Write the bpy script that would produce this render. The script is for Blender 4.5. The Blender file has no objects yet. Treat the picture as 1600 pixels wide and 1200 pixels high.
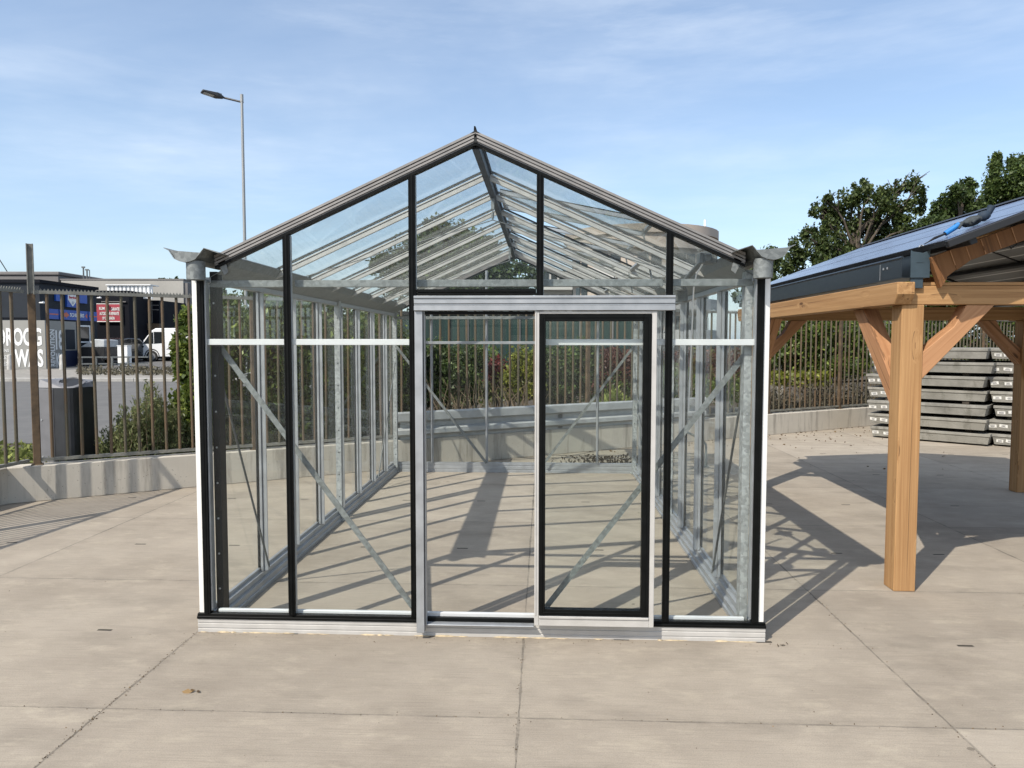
import bpy, math, random
import numpy as np
from mathutils import Vector, Matrix
random.seed(7); RNG = np.random.default_rng(7)
SC = bpy.context.scene
COL = SC.collection
rad = math.radians

# ------------------------------------------------------------------ camera geometry (world metres)
FPX = 1134.8; YAW = 0.0438; PITCH = 0.0569; ROLL = 0.0006
CAM = Vector((0.3991, -4.2763, 1.7724))
_f = Vector((-math.sin(YAW)*math.cos(PITCH), math.cos(YAW)*math.cos(PITCH), -math.sin(PITCH)))
_r = Vector((math.cos(YAW), math.sin(YAW), 0)); _u = _r.cross(_f)
_r, _u = (math.cos(ROLL)*_r + math.sin(ROLL)*_u), (-math.sin(ROLL)*_r + math.cos(ROLL)*_u)
FH = Vector((-math.sin(YAW), math.cos(YAW), 0)); RH = Vector((math.cos(YAW), math.sin(YAW), 0))
def at(px, py, d):
    return CAM + d*(_f + (px-800)/FPX*_r - (py-600)/FPX*_u)
def P(lat, dep, z):
    v = CAM + RH*lat + FH*dep
    return Vector((v.x, v.y, z))
WK = 0.6345                       # the low wall runs along y = WALL0 + WK*x
WALL0 = 3.345 + WK*5.47
WD = Vector((1, WK, 0)).normalized(); WN = Vector((-WK, 1, 0)).normalized()
def wallpt(x, off, z): 
    p = Vector((x, WALL0 + WK*x, z)) + WN*off
    return p
def ground_h(d):
    return 0.2 + max(0.0, d-25)*0.025

# ------------------------------------------------------------------ materials
MATS = {}
class N:
    def __init__(s, name, world=None):
        if world is None:
            s.m = bpy.data.materials.new(name); s.m.use_nodes = True; s.t = s.m.node_tree
        else: s.m = world; s.t = world.node_tree
        s.t.nodes.clear(); s.x = 0
    def n(s, typ, **kw):
        nd = s.t.nodes.new(typ); s.x += 180; nd.location = (s.x, 0)
        ins = kw.pop('ins', {})
        for k, v in kw.items(): setattr(nd, k, v)
        for k, v in ins.items():
            sock = nd.inputs[k]
            if isinstance(v, bpy.types.NodeSocket): s.t.links.new(v, sock)
            elif isinstance(v, (tuple, list)) and len(v) == 3 and sock.type == 'RGBA': sock.default_value = (*v, 1)
            else: sock.default_value = v
        return nd
    def math(s, op, a, b=None, c=None, clamp=False):
        nd = s.n('ShaderNodeMath', operation=op, use_clamp=clamp)
        for i, v in enumerate((a, b, c)):
            if v is None: continue
            if isinstance(v, bpy.types.NodeSocket): s.t.links.new(v, nd.inputs[i])
            else: nd.inputs[i].default_value = v
        return nd.outputs[0]
    def mix(s, fac, a, b, blend='MIX'):
        nd = s.n('ShaderNodeMix', data_type='RGBA', blend_type=blend)
        for k, v in ((0, fac), (6, a), (7, b)):
            if isinstance(v, bpy.types.NodeSocket): s.t.links.new(v, nd.inputs[k])
            elif k == 0: nd.inputs[0].default_value = v
            else: nd.inputs[k].default_value = (*v, 1)
        return nd.outputs[2]
    def ramp(s, fac, stops):
        nd = s.n('ShaderNodeValToRGB'); s.t.links.new(fac, nd.inputs[0])
        cr = nd.color_ramp
        while len(cr.elements) < len(stops): cr.elements.new(0.5)
        for e, (p, c) in zip(cr.elements, stops):
            e.position = p; e.color = (c, c, c, 1) if not isinstance(c, tuple) else (*c, 1)
        return nd.outputs[0]
    def coord(s, scale=(1,1,1), rot=(0,0,0), kind='pos'):
        if kind == 'pos': v = s.n('ShaderNodeNewGeometry').outputs['Position']
        else: v = s.n('ShaderNodeTexCoord').outputs['Object']
        mp = s.n('ShaderNodeMapping', ins={'Vector': v, 'Scale': scale, 'Rotation': rot})
        return mp.outputs[0]
    def noise(s, vec, scale=5, detail=4, rough=0.55, out=0):
        return s.n('ShaderNodeTexNoise', ins={'Vector': vec, 'Scale': scale, 'Detail': detail, 'Roughness': rough}).outputs[out]
    def bump(s, h, strength=0.3, dist=0.01):
        return s.n('ShaderNodeBump', ins={'Height': h, 'Strength': strength, 'Distance': dist}).outputs[0]
    def principled(s, **ins):
        b = s.n('ShaderNodeBsdfPrincipled', ins=ins)
        o = s.n('ShaderNodeOutputMaterial', ins={'Surface': b.outputs[0]})
        return s.m

def simple(name, col, rough=0.5, metal=0.0, var=0.12, scale=6.0, bump=0.0, bscale=40, **extra):
    k = N(name); v = k.coord()
    nz = k.noise(v, scale, 5, 0.6)
    f = k.ramp(nz, [(0.3, 0.0), (0.7, 1.0)])
    c = k.mix(f, tuple(x*(1-var) for x in col), tuple(min(1, x*(1+var)) for x in col))
    ins = {'Base Color': c, 'Roughness': k.ramp(nz, [(0.25, max(0.02, rough-0.08)), (0.75, min(1, rough+0.08))]), 'Metallic': metal}
    if bump: ins['Normal'] = k.bump(k.noise(v, bscale, 4), bump, 0.01)
    ins.update(extra)
    return k.principled(**ins)

def mat_yard():
    k = N('yard_concrete'); pos = k.n('ShaderNodeNewGeometry').outputs['Position']
    sp = k.n('ShaderNodeSeparateXYZ', ins={'Vector': pos})
    # slight wobble of the joints
    wob = k.math('MULTIPLY', k.math('SUBTRACT', k.noise(pos, 6, 4), 0.5), 0.016)
    u = k.math('DIVIDE', k.math('ADD', k.math('SUBTRACT', sp.outputs[0], 0.285), wob), 2.005)
    v = k.math('DIVIDE', k.math('ADD', k.math('SUBTRACT', sp.outputs[1], 0.938), wob), 1.877)
    fu = k.math('FRACT', u); fv = k.math('FRACT', v)
    du = k.math('MULTIPLY', k.math('MINIMUM', fu, k.math('SUBTRACT', 1.0, fu)), 2.005)
    dv = k.math('MULTIPLY', k.math('MINIMUM', fv, k.math('SUBTRACT', 1.0, fv)), 1.877)
    big = k.noise(pos, 1.3, 5, 0.6)
    # joints: thin, broken up by sand
    fill = k.ramp(k.noise(pos, 3.1, 5, 0.7), [(0.34, 0.15), (0.62, 1.0)])
    wu = k.ramp(k.noise(k.coord((1, 1.7, 1)), 2.2, 4), [(0.35, 0.003), (0.75, 0.010)])
    ju = k.math('LESS_THAN', du, wu); jv = k.math('LESS_THAN', dv, 0.0055)
    joint = k.math('MULTIPLY', k.math('MAXIMUM', ju, k.math('MULTIPLY', jv, 0.75)), fill)
    # dirt creeping out of the joints
    dj = k.math('MINIMUM', du, dv)
    dirt = k.math('MULTIPLY', k.ramp(k.math('DIVIDE', dj, 0.10), [(0.0, 0.5), (1.0, 0.0)]), k.ramp(k.noise(pos, 9, 6, 0.7), [(0.42, 0.0), (0.7, 1.0)]))
    cell = k.n('ShaderNodeCombineXYZ', ins={'X': k.math('FLOOR', u), 'Y': k.math('FLOOR', v)})
    wn = k.n('ShaderNodeTexWhiteNoise', noise_dimensions='3D', ins={'Vector': cell.outputs[0]}).outputs['Value']
    # broom streaks along x, blotches, fine grain
    streak = k.noise(k.coord((0.9, 16, 1)), 2.2, 6, 0.65)
    streak2 = k.noise(k.coord((2.5, 70, 1), (0, 0, 0.03)), 1.5, 3, 0.6)
    blot = k.noise(pos, 0.9, 6, 0.62)
    grain = k.noise(pos, 160, 3, 0.7)
    patch = k.ramp(k.noise(k.coord((1, 1.6, 1), (0, 0, 0.4)), 2.3, 6, 0.6), [(0.46, 0.0), (0.66, 1.0)])
    c = k.mix(k.ramp(blot, [(0.30, 0.0), (0.70, 1.0)]), (0.258, 0.219, 0.174), (0.366, 0.318, 0.258))
    c = k.mix(k.math('MULTIPLY', patch, 0.5), c, (0.405, 0.350, 0.280))
    c = k.mix(k.math('MULTIPLY', k.ramp(streak, [(0.45, 0.0), (0.75, 1.0)]), 0.22), c, (0.400, 0.350, 0.275))
    c = k.mix(k.math('MULTIPLY', k.ramp(streak2, [(0.50, 0.0), (0.70, 1.0)]), 0.34), c, (0.20, 0.172, 0.138))
    c = k.mix(k.math('MULTIPLY', k.ramp(grain, [(0.40, 1.0), (0.55, 0.0)]), 0.26), c, (0.14, 0.125, 0.105))
    c = k.mix(k.math('MULTIPLY', k.math('SUBTRACT', wn, 0.5, clamp=False), 0.30), c, (0.42, 0.385, 0.33))
    stain = k.ramp(k.noise(k.coord((1.0, 2.2, 1), (0, 0, -.2)), 1.1, 7, 0.68), [(0.52, 0.0), (0.70, 1.0)])
    c = k.mix(k.math('MULTIPLY', stain, 0.44), c, (0.175, 0.152, 0.122))
    pale = k.ramp(k.noise(k.coord((1.4, 2.8, 1), (0, 0, .12)), 2.1, 9, 0.76), [(0.53, 0.0), (0.66, 1.0)])
    c = k.mix(k.math('MULTIPLY', pale, 0.36), c, (0.45, 0.395, 0.305))
    fleck = k.ramp(k.noise(pos, 48, 4, 0.75), [(0.62, 0.0), (0.70, 1.0)])
    c = k.mix(k.math('MULTIPLY', fleck, 0.35), c, (0.12, 0.105, 0.085))
    hs = k.n('ShaderNodeHueSaturation', ins={'Color': c, 'Value': k.math('ADD', 0.92, k.math('MULTIPLY', wn, 0.14))})
    c = hs.outputs[0]
    spots = k.n('ShaderNodeTexVoronoi', ins={'Vector': pos, 'Scale': 1.9, 'Randomness': 1.0}).outputs['Distance']
    c = k.mix(k.math('MULTIPLY', k.math('LESS_THAN', k.math('ADD', spots, k.math('MULTIPLY', k.noise(pos, 30, 3), 0.05)), 0.052), 0.55), c, (0.07, 0.058, 0.045))
    c = k.mix(k.math('MULTIPLY', dirt, 0.55), c, (0.13, 0.115, 0.095))
    c = k.mix(k.math('MULTIPLY', joint, 0.66), c, (0.055, 0.05, 0.042))
    # lifting slots cast into every slab
    au = k.math('ABSOLUTE', k.math('SUBTRACT', k.math('ABSOLUTE', k.math('MULTIPLY', k.math('SUBTRACT', fu, 0.5), 2.005)), 0.42))
    av = k.math('ABSOLUTE', k.math('MULTIPLY', k.math('SUBTRACT', fv, 0.5), 1.877))
    slot = k.math('MULTIPLY', k.math('LESS_THAN', au, 0.046), k.math('LESS_THAN', av, 0.012))
    c = k.mix(k.math('MULTIPLY', slot, 0.9), c, (0.02, 0.018, 0.015))
    h = k.math('ADD', k.math('ADD', k.math('MULTIPLY', grain, 0.25), k.math('MULTIPLY', streak2, 0.5)), k.math('MULTIPLY', joint, -3.0))
    h = k.math('ADD', h, k.math('MULTIPLY', slot, -5.0))
    return k.principled(**{'Base Color': c, 'Roughness': 0.88, 'Normal': k.bump(h, 0.5, 0.006), 'Specular IOR Level': 0.25})

def mat_slab():
    k = N('slab_concrete'); pos = k.coord(); r = k.n('ShaderNodeObjectInfo').outputs['Random']
    b = k.noise(k.n('ShaderNodeVectorMath', operation='ADD', ins={0: pos, 1: k.n('ShaderNodeCombineXYZ', ins={'X': k.math('MULTIPLY', r, 9.0), 'Z': k.math('MULTIPLY', r, 5.0)}).outputs[0]}).outputs[0], 3.2, 6, 0.65)
    g = k.noise(pos, 60, 4, 0.7)
    c = k.mix(k.ramp(b, [(0.3, 0.0), (0.7, 1.0)]), (0.140, 0.136, 0.120), (0.285, 0.276, 0.248))
    c = k.mix(k.math('MULTIPLY', r, 0.45), c, (0.27, 0.252, 0.210))
    c = k.mix(k.ramp(k.noise(k.coord((1, 1, .4)), 6, 5, .7), [(0.55, 0.0), (0.7, .6)]), c, (0.085, 0.080, 0.062))
    return k.principled(**{'Base Color': c, 'Roughness': 0.9, 'Normal': k.bump(g, 0.5, 0.008)})

def mat_wallconc():
    k = N('cast_concrete'); pos = k.coord()
    b = k.noise(pos, 2.0, 6, 0.62); g = k.noise(pos, 70, 4, 0.65)
    drip = k.noise(k.coord((3.2, 3.2, 0.35)), 2.0, 5, 0.65)
    c = k.mix(b, (0.39, 0.358, 0.305), (0.56, 0.515, 0.440))
    c = k.mix(k.math('MULTIPLY', k.ramp(drip, [(0.5, 0.0), (0.64, 1.0)]), 0.6), c, (0.19, 0.172, 0.148))
    vo = k.n('ShaderNodeTexVoronoi', ins={'Vector': pos, 'Scale': 26, 'Randomness': 1.0}).outputs['Distance']
    pits = k.math('MULTIPLY', k.math('LESS_THAN', vo, 0.13), k.ramp(k.noise(pos, 4, 3), [(0.5, 0.0), (0.56, 1.0)]))
    c = k.mix(k.math('MULTIPLY', pits, 0.6), c, (0.09, 0.08, 0.07))
    h = k.math('ADD', k.math('MULTIPLY', g, 0.4), k.math('MULTIPLY', pits, -1.5))
    return k.principled(**{'Base Color': c, 'Roughness': 0.9, 'Normal': k.bump(h, 0.4, 0.006)})

def mat_wood(name, axis, col1=(0.31, 0.165, 0.068), col2=(0.48, 0.285, 0.130), seed=0.0):
    a = Vector(axis).normalized()
    q = a.rotation_difference(Vector((0, 0, 1))).to_euler()
    k = N(name)
    base = k.coord((1, 1, 1), tuple(q))
    mp = k.n('ShaderNodeMapping', ins={'Vector': base, 'Scale': (1, 1, 0.085), 'Location': (seed, seed*0.7, seed*0.3)}).outputs[0]
    kn = k.n('ShaderNodeMapping', ins={'Vector': base, 'Scale': (8.0, 8.0, 2.2), 'Location': (seed*3.1, seed, 0)}).outputs[0]
    kd = k.n('ShaderNodeTexVoronoi', ins={'Vector': kn, 'Scale': 1.0, 'Randomness': 1.0}).outputs['Distance']
    pull = k.ramp(kd, [(0.0, 0.07), (0.30, 0.0)])
    mv = k.n('ShaderNodeVectorMath', operation='ADD', ins={0: mp, 1: pull}).outputs[0]
    g1 = k.noise(k.n('ShaderNodeMapping', ins={'Vector': mv, 'Scale': (22, 22, 4)}).outputs[0], 1.6, 5, 0.6)
    g2 = k.noise(k.n('ShaderNodeMapping', ins={'Vector': mv, 'Scale': (9, 9, 3)}).outputs[0], 1.0, 3, 0.5)
    fib = k.noise(k.n('ShaderNodeMapping', ins={'Vector': base, 'Scale': (90, 90, 2.0)}).outputs[0], 2.2, 4, 0.7)
    c = k.mix(k.ramp(g1, [(0.36, 0.0), (0.64, 1.0)]), col2, col1)
    c = k.mix(k.math('MULTIPLY', k.ramp(g2, [(0.40, 0.0), (0.62, 1.0)]), 0.45), c, tuple(x*0.85 for x in col1))
    c = k.mix(k.math('MULTIPLY', k.ramp(fib, [(0.40, 0.0), (0.7, 1.0)]), 0.28), c, tuple(x*0.55 for x in col1))
    c = k.mix(k.math('MULTIPLY', k.ramp(k.noise(base, 1.7, 4), [(0.4, 0.0), (0.7, 1.0)]), 0.3), c, tuple(x*0.8 for x in col2))
    c = k.mix(k.math('MULTIPLY', k.ramp(kd, [(0.09, 0.85), (0.14, 0.0)]), k.ramp(k.noise(base, 2.3, 2), [(0.48, 0.0), (0.52, 1.0)])), c, (0.075, 0.032, 0.014))
    ck = k.ramp(k.noise(k.n('ShaderNodeMapping', ins={'Vector': mv, 'Scale': (45, 45, 2.6)}).outputs[0], 1.0, 2, 0.4), [(0.655, 0.0), (0.675, 1.0)])
    c = k.mix(k.math('MULTIPLY', ck, 0.6), c, (0.07, 0.035, 0.016))
    return k.principled(**{'Base Color': c, 'Roughness': 0.7, 'Specular IOR Level': 0.3, 'Normal': k.bump(k.math('ADD', fib, g1), 0.2, 0.003)})

def mat_galv(name='galvanised_steel', b=(0.185, 0.20, 0.198), rough=0.55, metal=0.35):
    k = N(name); pos = k.coord()
    vo = k.n('ShaderNodeTexVoronoi', ins={'Vector': pos, 'Scale': 55, 'Randomness': 1.0}).outputs['Color']
    f = k.n('ShaderNodeSeparateColor', ins={'Color': vo}).outputs[0]
    nz = k.noise(pos, 7, 5, 0.6)
    c = k.mix(f, tuple(x*0.78 for x in b), tuple(min(1, x*1.25) for x in b))
    c = k.mix(k.math('MULTIPLY', k.ramp(nz, [(0.5, 0.0), (0.75, 1.0)]), 0.5), c, tuple(x*0.6 for x in b))
    r = k.math('ADD', rough-0.08, k.math('MULTIPLY', f, 0.2))
    return k.principled(**{'Base Color': c, 'Metallic': metal, 'Roughness': r, 'Normal': k.bump(nz, 0.08, 0.004)})

def mat_glass(name, tint=(0.982, 0.992, 0.988), dust=0.05, dustcol=(0.42, 0.40, 0.36), streaky=False):
    k = N(name); g = k.n('ShaderNodeNewGeometry')
    dot = k.n('ShaderNodeVectorMath', operation='DOT_PRODUCT', ins={0: g.outputs['Normal'], 1: g.outputs['Incoming']}).outputs['Value']
    ca = k.math('ABSOLUTE', dot)
    sch = k.math('ADD', 0.011, k.math('MULTIPLY', k.math('POWER', k.math('SUBTRACT', 1.0, ca, clamp=True), 5.0), 0.50))
    tr = k.n('ShaderNodeBsdfTransparent', ins={'Color': tint})
    gl = k.n('ShaderNodeBsdfGlossy', ins={'Color': (0.95, 0.97, 0.97), 'Roughness': 0.008})
    m1 = k.n('ShaderNodeMixShader', ins={0: sch, 1: tr.outputs[0], 2: gl.outputs[0]})
    pos = k.coord((1, 1, 0.55))
    nz = k.noise(pos, 3.0, 6, 0.65)
    df = k.math('MULTIPLY', k.ramp(nz, [(0.3, 0.25), (0.75, 1.0)]), dust)
    # dust looks denser seen at a slant
    df = k.math('DIVIDE', df, k.math('ADD', 0.35, k.math('MULTIPLY', ca, 0.65)), clamp=True)
    d = k.n('ShaderNodeBsdfDiffuse', ins={'Color': dustcol})
    m2 = k.n('ShaderNodeMixShader', ins={0: df, 1: m1.outputs[0], 2: d.outputs[0]})
    k.n('ShaderNodeOutputMaterial', ins={'Surface': m2.outputs[0]})
    return k.m

def mat_leaf(name, c1, c2, trans=0.25, rough=0.5):
    k = N(name)
    ri = k.n('ShaderNodeNewGeometry').outputs['Random Per Island']
    c = k.mix(ri, c1, c2)
    c = k.mix(k.math('GREATER_THAN', ri, 0.93), c, tuple(min(1, x*1.6) for x in c2))
    b = k.n('ShaderNodeBsdfPrincipled', ins={'Base Color': c, 'Roughness': rough, 'Specular IOR Level': 0.35})
    t = k.n('ShaderNodeBsdfTranslucent', ins={'Color': k.mix(0.5, c, tuple(min(1, x*1.3) for x in c2))})
    mx = k.n('ShaderNodeMixShader', ins={0: trans, 1: b.outputs[0], 2: t.outputs[0]})
    k.n('ShaderNodeOutputMaterial', ins={'Surface': mx.outputs[0]})
    return k.m

def mat_bar():
    k = N('rusty_bar_paint'); pos = k.coord()
    nz = k.noise(k.coord((1, 1, 0.6)), 5, 5, 0.65)
    g = k.n('ShaderNodeObjectInfo').outputs['Random']
    f = k.ramp(k.math('ADD', nz, k.math('MULTIPLY', k.math('SUBTRACT', g, 0.5), 0.25)), [(0.42, 0.0), (0.58, 1.0)])
    c = k.mix(f, (0.080, 0.070, 0.043), (0.118, 0.072, 0.036))
    c = k.mix(k.math('MULTIPLY', k.noise(pos, 30, 3), 0.4), c, (0.16, 0.14, 0.11))
    return k.principled(**{'Base Color': c, 'Roughness': 0.55, 'Metallic': 0.25})

def mat_solar(name, grid=True):
    k = N(name); o = k.n('ShaderNodeTexCoord').outputs['Object']; sp = k.n('ShaderNodeSeparateXYZ', ins={'Vector': o})
    fx = k.math('FRACT', k.math('DIVIDE', sp.outputs[1], 0.156)); fy = k.math('FRACT', k.math('DIVIDE', sp.outputs[0], 0.148))
    line = k.math('MAXIMUM', k.math('LESS_THAN', fx, 0.02), k.math('LESS_THAN', fy, 0.02))
    nz = k.noise(o, 3, 5)
    c = k.mix(k.math('MULTIPLY', line, 0.35), k.mix(nz, (0.085, 0.105, 0.165), (0.11, 0.13, 0.195)), (0.20, 0.22, 0.27))
    return k.principled(**{'Base Color': c, 'Roughness': k.ramp(nz, [(0.3, 0.20), (0.8, 0.28)]), 'IOR': 1.8})

def mat_backsheet():
    k = N('panel_backsheet'); o = k.n('ShaderNodeNewGeometry').outputs['Position']; sp = k.n('ShaderNodeSeparateXYZ', ins={'Vector': o})
    fx = k.math('FRACT', k.math('DIVIDE', sp.outputs[0], 0.148)); 
    line = k.math('LESS_THAN', fx, 0.10)
    c = k.mix(line, (0.20, 0.20, 0.195), (0.70, 0.70, 0.68))
    return k.principled(**{'Base Color': c, 'Roughness': 0.5})

def mat_corrug(name, col1, col2, scale, axis=0, rough=0.5):
    k = N(name); o = k.n('ShaderNodeTexCoord').outputs['Object']; sp = k.n('ShaderNodeSeparateXYZ', ins={'Vector': o})
    fx = k.math('FRACT', k.math('MULTIPLY', sp.outputs[axis], scale))
    c = k.mix(k.ramp(k.math('ABSOLUTE', k.math('SUBTRACT', fx, 0.5)), [(0.15, 0.0), (0.3, 1.0)]), col1, col2)
    c = k.mix(k.math('MULTIPLY', k.noise(o, 1.5, 5), 0.25), c, tuple(x*0.7 for x in col1))
    return k.principled(**{'Base Color': c, 'Roughness': rough})

def build_materials():
    M = MATS
    M['yard'] = mat_yard(); M['wallc'] = mat_wallconc()
    M['galv'] = mat_galv(); M['galv_dull'] = mat_galv('galvanised_dull', (0.14, 0.15, 0.15), 0.55, 0.35)
    M['galv_post'] = mat_galv('spangled_zinc', (0.33, 0.35, 0.35), 0.5, 0.35)
    M['alu'] = simple('mill_aluminium', (0.36, 0.375, 0.39), 0.42, 0.5, 0.12, 9)
    M['alu_white'] = simple('white_aluminium', (0.78, 0.77, 0.74), 0.38, 0.15, 0.03, 9)
    M['alu_sill'] = simple('brushed_sill_aluminium', (0.50, 0.485, 0.46), 0.45, 0.2, 0.08, 9)
    M['alu_rafter'] = simple('rafter_aluminium', (0.42, 0.415, 0.395), 0.5, 0.3, 0.12, 12)
    M['alu_verge'] = simple('bronze_grey_aluminium', (0.24, 0.228, 0.218), 0.5, 0.35, 0.15, 8)
    M['rubber'] = simple('black_gasket', (0.0045, 0.005, 0.005), 0.42, 0, 0.3, 12, **{'Specular IOR Level': 0.12})
    M['steel_dark'] = simple('dark_steel', (0.009, 0.010, 0.0105), 0.55, 0.3, 0.3)  # dark steel; on the left front post this tone stands in for shade
    M['glass'] = mat_glass('clear_glass', dust=0.0022)
    M['glass_roof'] = mat_glass('dusty_roof_glass', (0.972, 0.986, 0.982), 0.05, (0.40, 0.385, 0.34))
    M['bar'] = mat_bar()
    M['rust'] = simple('rusty_post', (0.105, 0.070, 0.040), 0.7, 0.2, 0.45, 9)
    M['rail_grey'] = simple('weathered_rail', (0.20, 0.195, 0.17), 0.6, 0.3, 0.3, 12)
    M['wood_z'] = mat_wood('timber_upright', (0, 0, 1)); M['wood_x'] = mat_wood('timber_across', (1, 0, 0), seed=3.3)
    M['wood_y'] = mat_wood('timber_along', (0, 1, 0), seed=1.7)
    pk1, pk2 = (0.35, 0.170, 0.080), (0.52, 0.285, 0.145)
    M['wood_bx'] = mat_wood('timber_brace_a', (1, 0, 1), pk1, pk2, 5.1); M['wood_by'] = mat_wood('timber_brace_b', (0, 1, 1), pk1, pk2, 2.2)
    M['wood_bxm'] = mat_wood('timber_brace_c', (-1, 0, 1), pk1, pk2, 4.1); M['wood_bym'] = mat_wood('timber_brace_d', (0, -1, 1), pk1, pk2, 6.2)
    M['wood_v'] = mat_wood('timber_blocks', (-0.35, 0, 1), (0.17, 0.075, 0.028), (0.24, 0.115, 0.046), 7.7)
    M['anthracite'] = simple('anthracite_metal', (0.022, 0.028, 0.034), 0.35, 0.3, 0.2)
    M['anth_blue'] = simple('blue_grey_plastic', (0.035, 0.055, 0.07), 0.45, 0, 0.15)
    M['solar'] = mat_solar('solar_glass'); M['backsheet'] = mat_backsheet()
    M['black'] = simple('black_plastic', (0.012, 0.012, 0.013), 0.5)
    M['slab'] = mat_slab()
    M['rim'] = simple('steel_slab_rim', (0.20, 0.195, 0.165), 0.75, 0.2, 0.35, 5)
    M['paper'] = simple('paper_label', (0.75, 0.74, 0.70), 0.8, 0, 0.08)
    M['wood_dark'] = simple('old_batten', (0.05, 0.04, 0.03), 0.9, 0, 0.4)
    M['asphalt'] = simple('worn_asphalt', (0.115, 0.112, 0.108), 0.92, 0, 0.16, 2.5, 0.3, 90)
    M['pave'] = simple('grey_paving', (0.24, 0.225, 0.20), 0.9, 0, 0.22, 4, 0.2, 50)
    M['kerb'] = simple('kerb_stone', (0.33, 0.32, 0.30), 0.9, 0, 0.15, 4)
    M['soil'] = simple('dry_soil', (0.055, 0.043, 0.030), 0.95, 0, 0.45, 5, 0.6, 40)
    M['white_paint'] = simple('white_paint', (0.80, 0.80, 0.79), 0.35, 0, 0.03)
    M['dark_wall'] = simple('dark_cladding', (0.022, 0.027, 0.035), 0.7, 0, 0.15, 1.5, **{'Specular IOR Level': 0.2})
    M['black_wall'] = simple('black_cladding', (0.005, 0.006, 0.010), 0.7, 0, 0.2, 1.5, **{'Specular IOR Level': 0.15})
    M['navy'] = simple('navy_panel', (0.008, 0.014, 0.045), 0.5, 0, 0.2, 1.5)
    M['wash_grey'] = simple('grey_box_wall', (0.27, 0.265, 0.245), 0.7, 0, 0.07, 0.8)
    M['wash_side'] = simple('grey_box_side', (0.10, 0.105, 0.10), 0.7, 0, 0.1, 0.8)
    M['beige'] = simple('beige_render', (0.35, 0.335, 0.305), 0.9, 0, 0.08, 0.7)
    M['flat_roof'] = simple('grey_roof_edge', (0.16, 0.15, 0.145), 0.8, 0, 0.15, 1)
    M['blue_sign'] = simple('blue_sign', (0.018, 0.085, 0.40), 0.4, 0, 0.05)
    M['red_sign'] = simple('red_banner', (0.36, 0.045, 0.065), 0.6, 0, 0.06)
    M['orange_sign'] = simple('orange_arrow', (0.55, 0.14, 0.07), 0.5, 0, 0.05)
    M['letter'] = simple('white_letters', (0.80, 0.80, 0.78), 0.6, 0, 0.02)
    M['letter_grey'] = simple('grey_letters', (0.42, 0.45, 0.50), 0.6, 0, 0.04)
    M['letter_dark'] = simple('dark_letters', (0.03, 0.03, 0.05), 0.6)
    M['letter_red'] = simple('red_letters', (0.5, 0.03, 0.04), 0.6)
    M['window_dark'] = simple('dark_window', (0.015, 0.018, 0.02), 0.08, 0, 0.1)
    M['car_white'] = simple('white_car_paint', (0.80, 0.80, 0.80), 0.25, 0, 0.02, **{'Coat Weight': 0.6})
    M['car_dark'] = simple('dark_car_paint', (0.016, 0.018, 0.022), 0.25, 0.2, 0.05, **{'Coat Weight': 0.6})
    M['tyre'] = simple('tyre_rubber', (0.015, 0.015, 0.015), 0.85)
    M['hub'] = simple('wheel_alloy', (0.45, 0.45, 0.46), 0.35, 0.7)
    M['tail'] = simple('red_lamp', (0.45, 0.02, 0.02), 0.3)
    M['tarp'] = simple('grey_tarp', (0.42, 0.44, 0.45), 0.55, 0, 0.2, 2.5)
    M['bin_l'] = simple('grey_litter_bin', (0.17, 0.17, 0.18), 0.5, 0.2, 0.1)
    M['bin_d'] = simple('dark_litter_bin', (0.030, 0.032, 0.036), 0.45, 0.2, 0.15)
    M['bollard'] = simple('weathered_bollard', (0.42, 0.41, 0.39), 0.9, 0, 0.2, 5)
    M['lamp_pole'] = simple('pale_lamp_pole', (0.33, 0.33, 0.32), 0.5, 0.5, 0.06)
    M['lamp_head'] = simple('dark_lamp_head', (0.05, 0.05, 0.052), 0.5, 0.3)
    M['lamp_glass'] = simple('lamp_lens', (0.45, 0.45, 0.42), 0.2)
    M['green_shed'] = mat_corrug('green_sheeting', (0.004, 0.020, 0.016), (0.006, 0.030, 0.024), 4.0, 0, 0.5)
    M['green_pale'] = simple('pale_green_panel', (0.05, 0.13, 0.12), 0.5, 0, 0.15)
    M['brick_red'] = simple('red_panel', (0.30, 0.05, 0.05), 0.7)
    M['flat_block'] = simple('pale_apartment_wall', (0.40, 0.38, 0.36), 0.85, 0, 0.08, 0.3)
    M['flat_band'] = simple('balcony_band', (0.45, 0.44, 0.42), 0.8, 0, 0.05, 0.5)
    M['tower'] = simple('buff_tower_wall', (0.44, 0.37, 0.31), 0.85, 0, 0.12, 0.3)
    M['glove'] = simple('grey_work_glove', (0.035, 0.042, 0.045), 0.8, 0, 0.5, 60, 0.4, 160)
    M['glove_blue'] = simple('dark_blue_knit', (0.014, 0.028, 0.048), 0.8, 0, 0.3, 60)
    M['blue_grip'] = simple('blue_grip', (0.01, 0.16, 0.45), 0.5)
    M['green_strap'] = simple('green_webbing', (0.008, 0.05, 0.045), 0.8)
    M['bark'] = simple('tree_bark', (0.075, 0.06, 0.045), 0.95, 0, 0.35, 6, 0.8, 25)
    M['twig'] = simple('dry_twig', (0.17, 0.13, 0.085), 0.95, 0, 0.4, 12)
    M['leaf_laurel'] = mat_leaf('laurel_leaf', (0.045, 0.080, 0.016), (0.140, 0.175, 0.036), 0.32, 0.4)
    M['leaf_dark'] = mat_leaf('dark_tree_leaf', (0.020, 0.040, 0.011), (0.070, 0.100, 0.027), 0.26)
    M['leaf_oak'] = mat_leaf('oak_leaf', (0.024, 0.044, 0.012), (0.084, 0.108, 0.031), 0.27)
    M['leaf_poplar'] = mat_leaf('poplar_leaf', (0.030, 0.058, 0.014), (0.095, 0.130, 0.034), 0.30)
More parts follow.
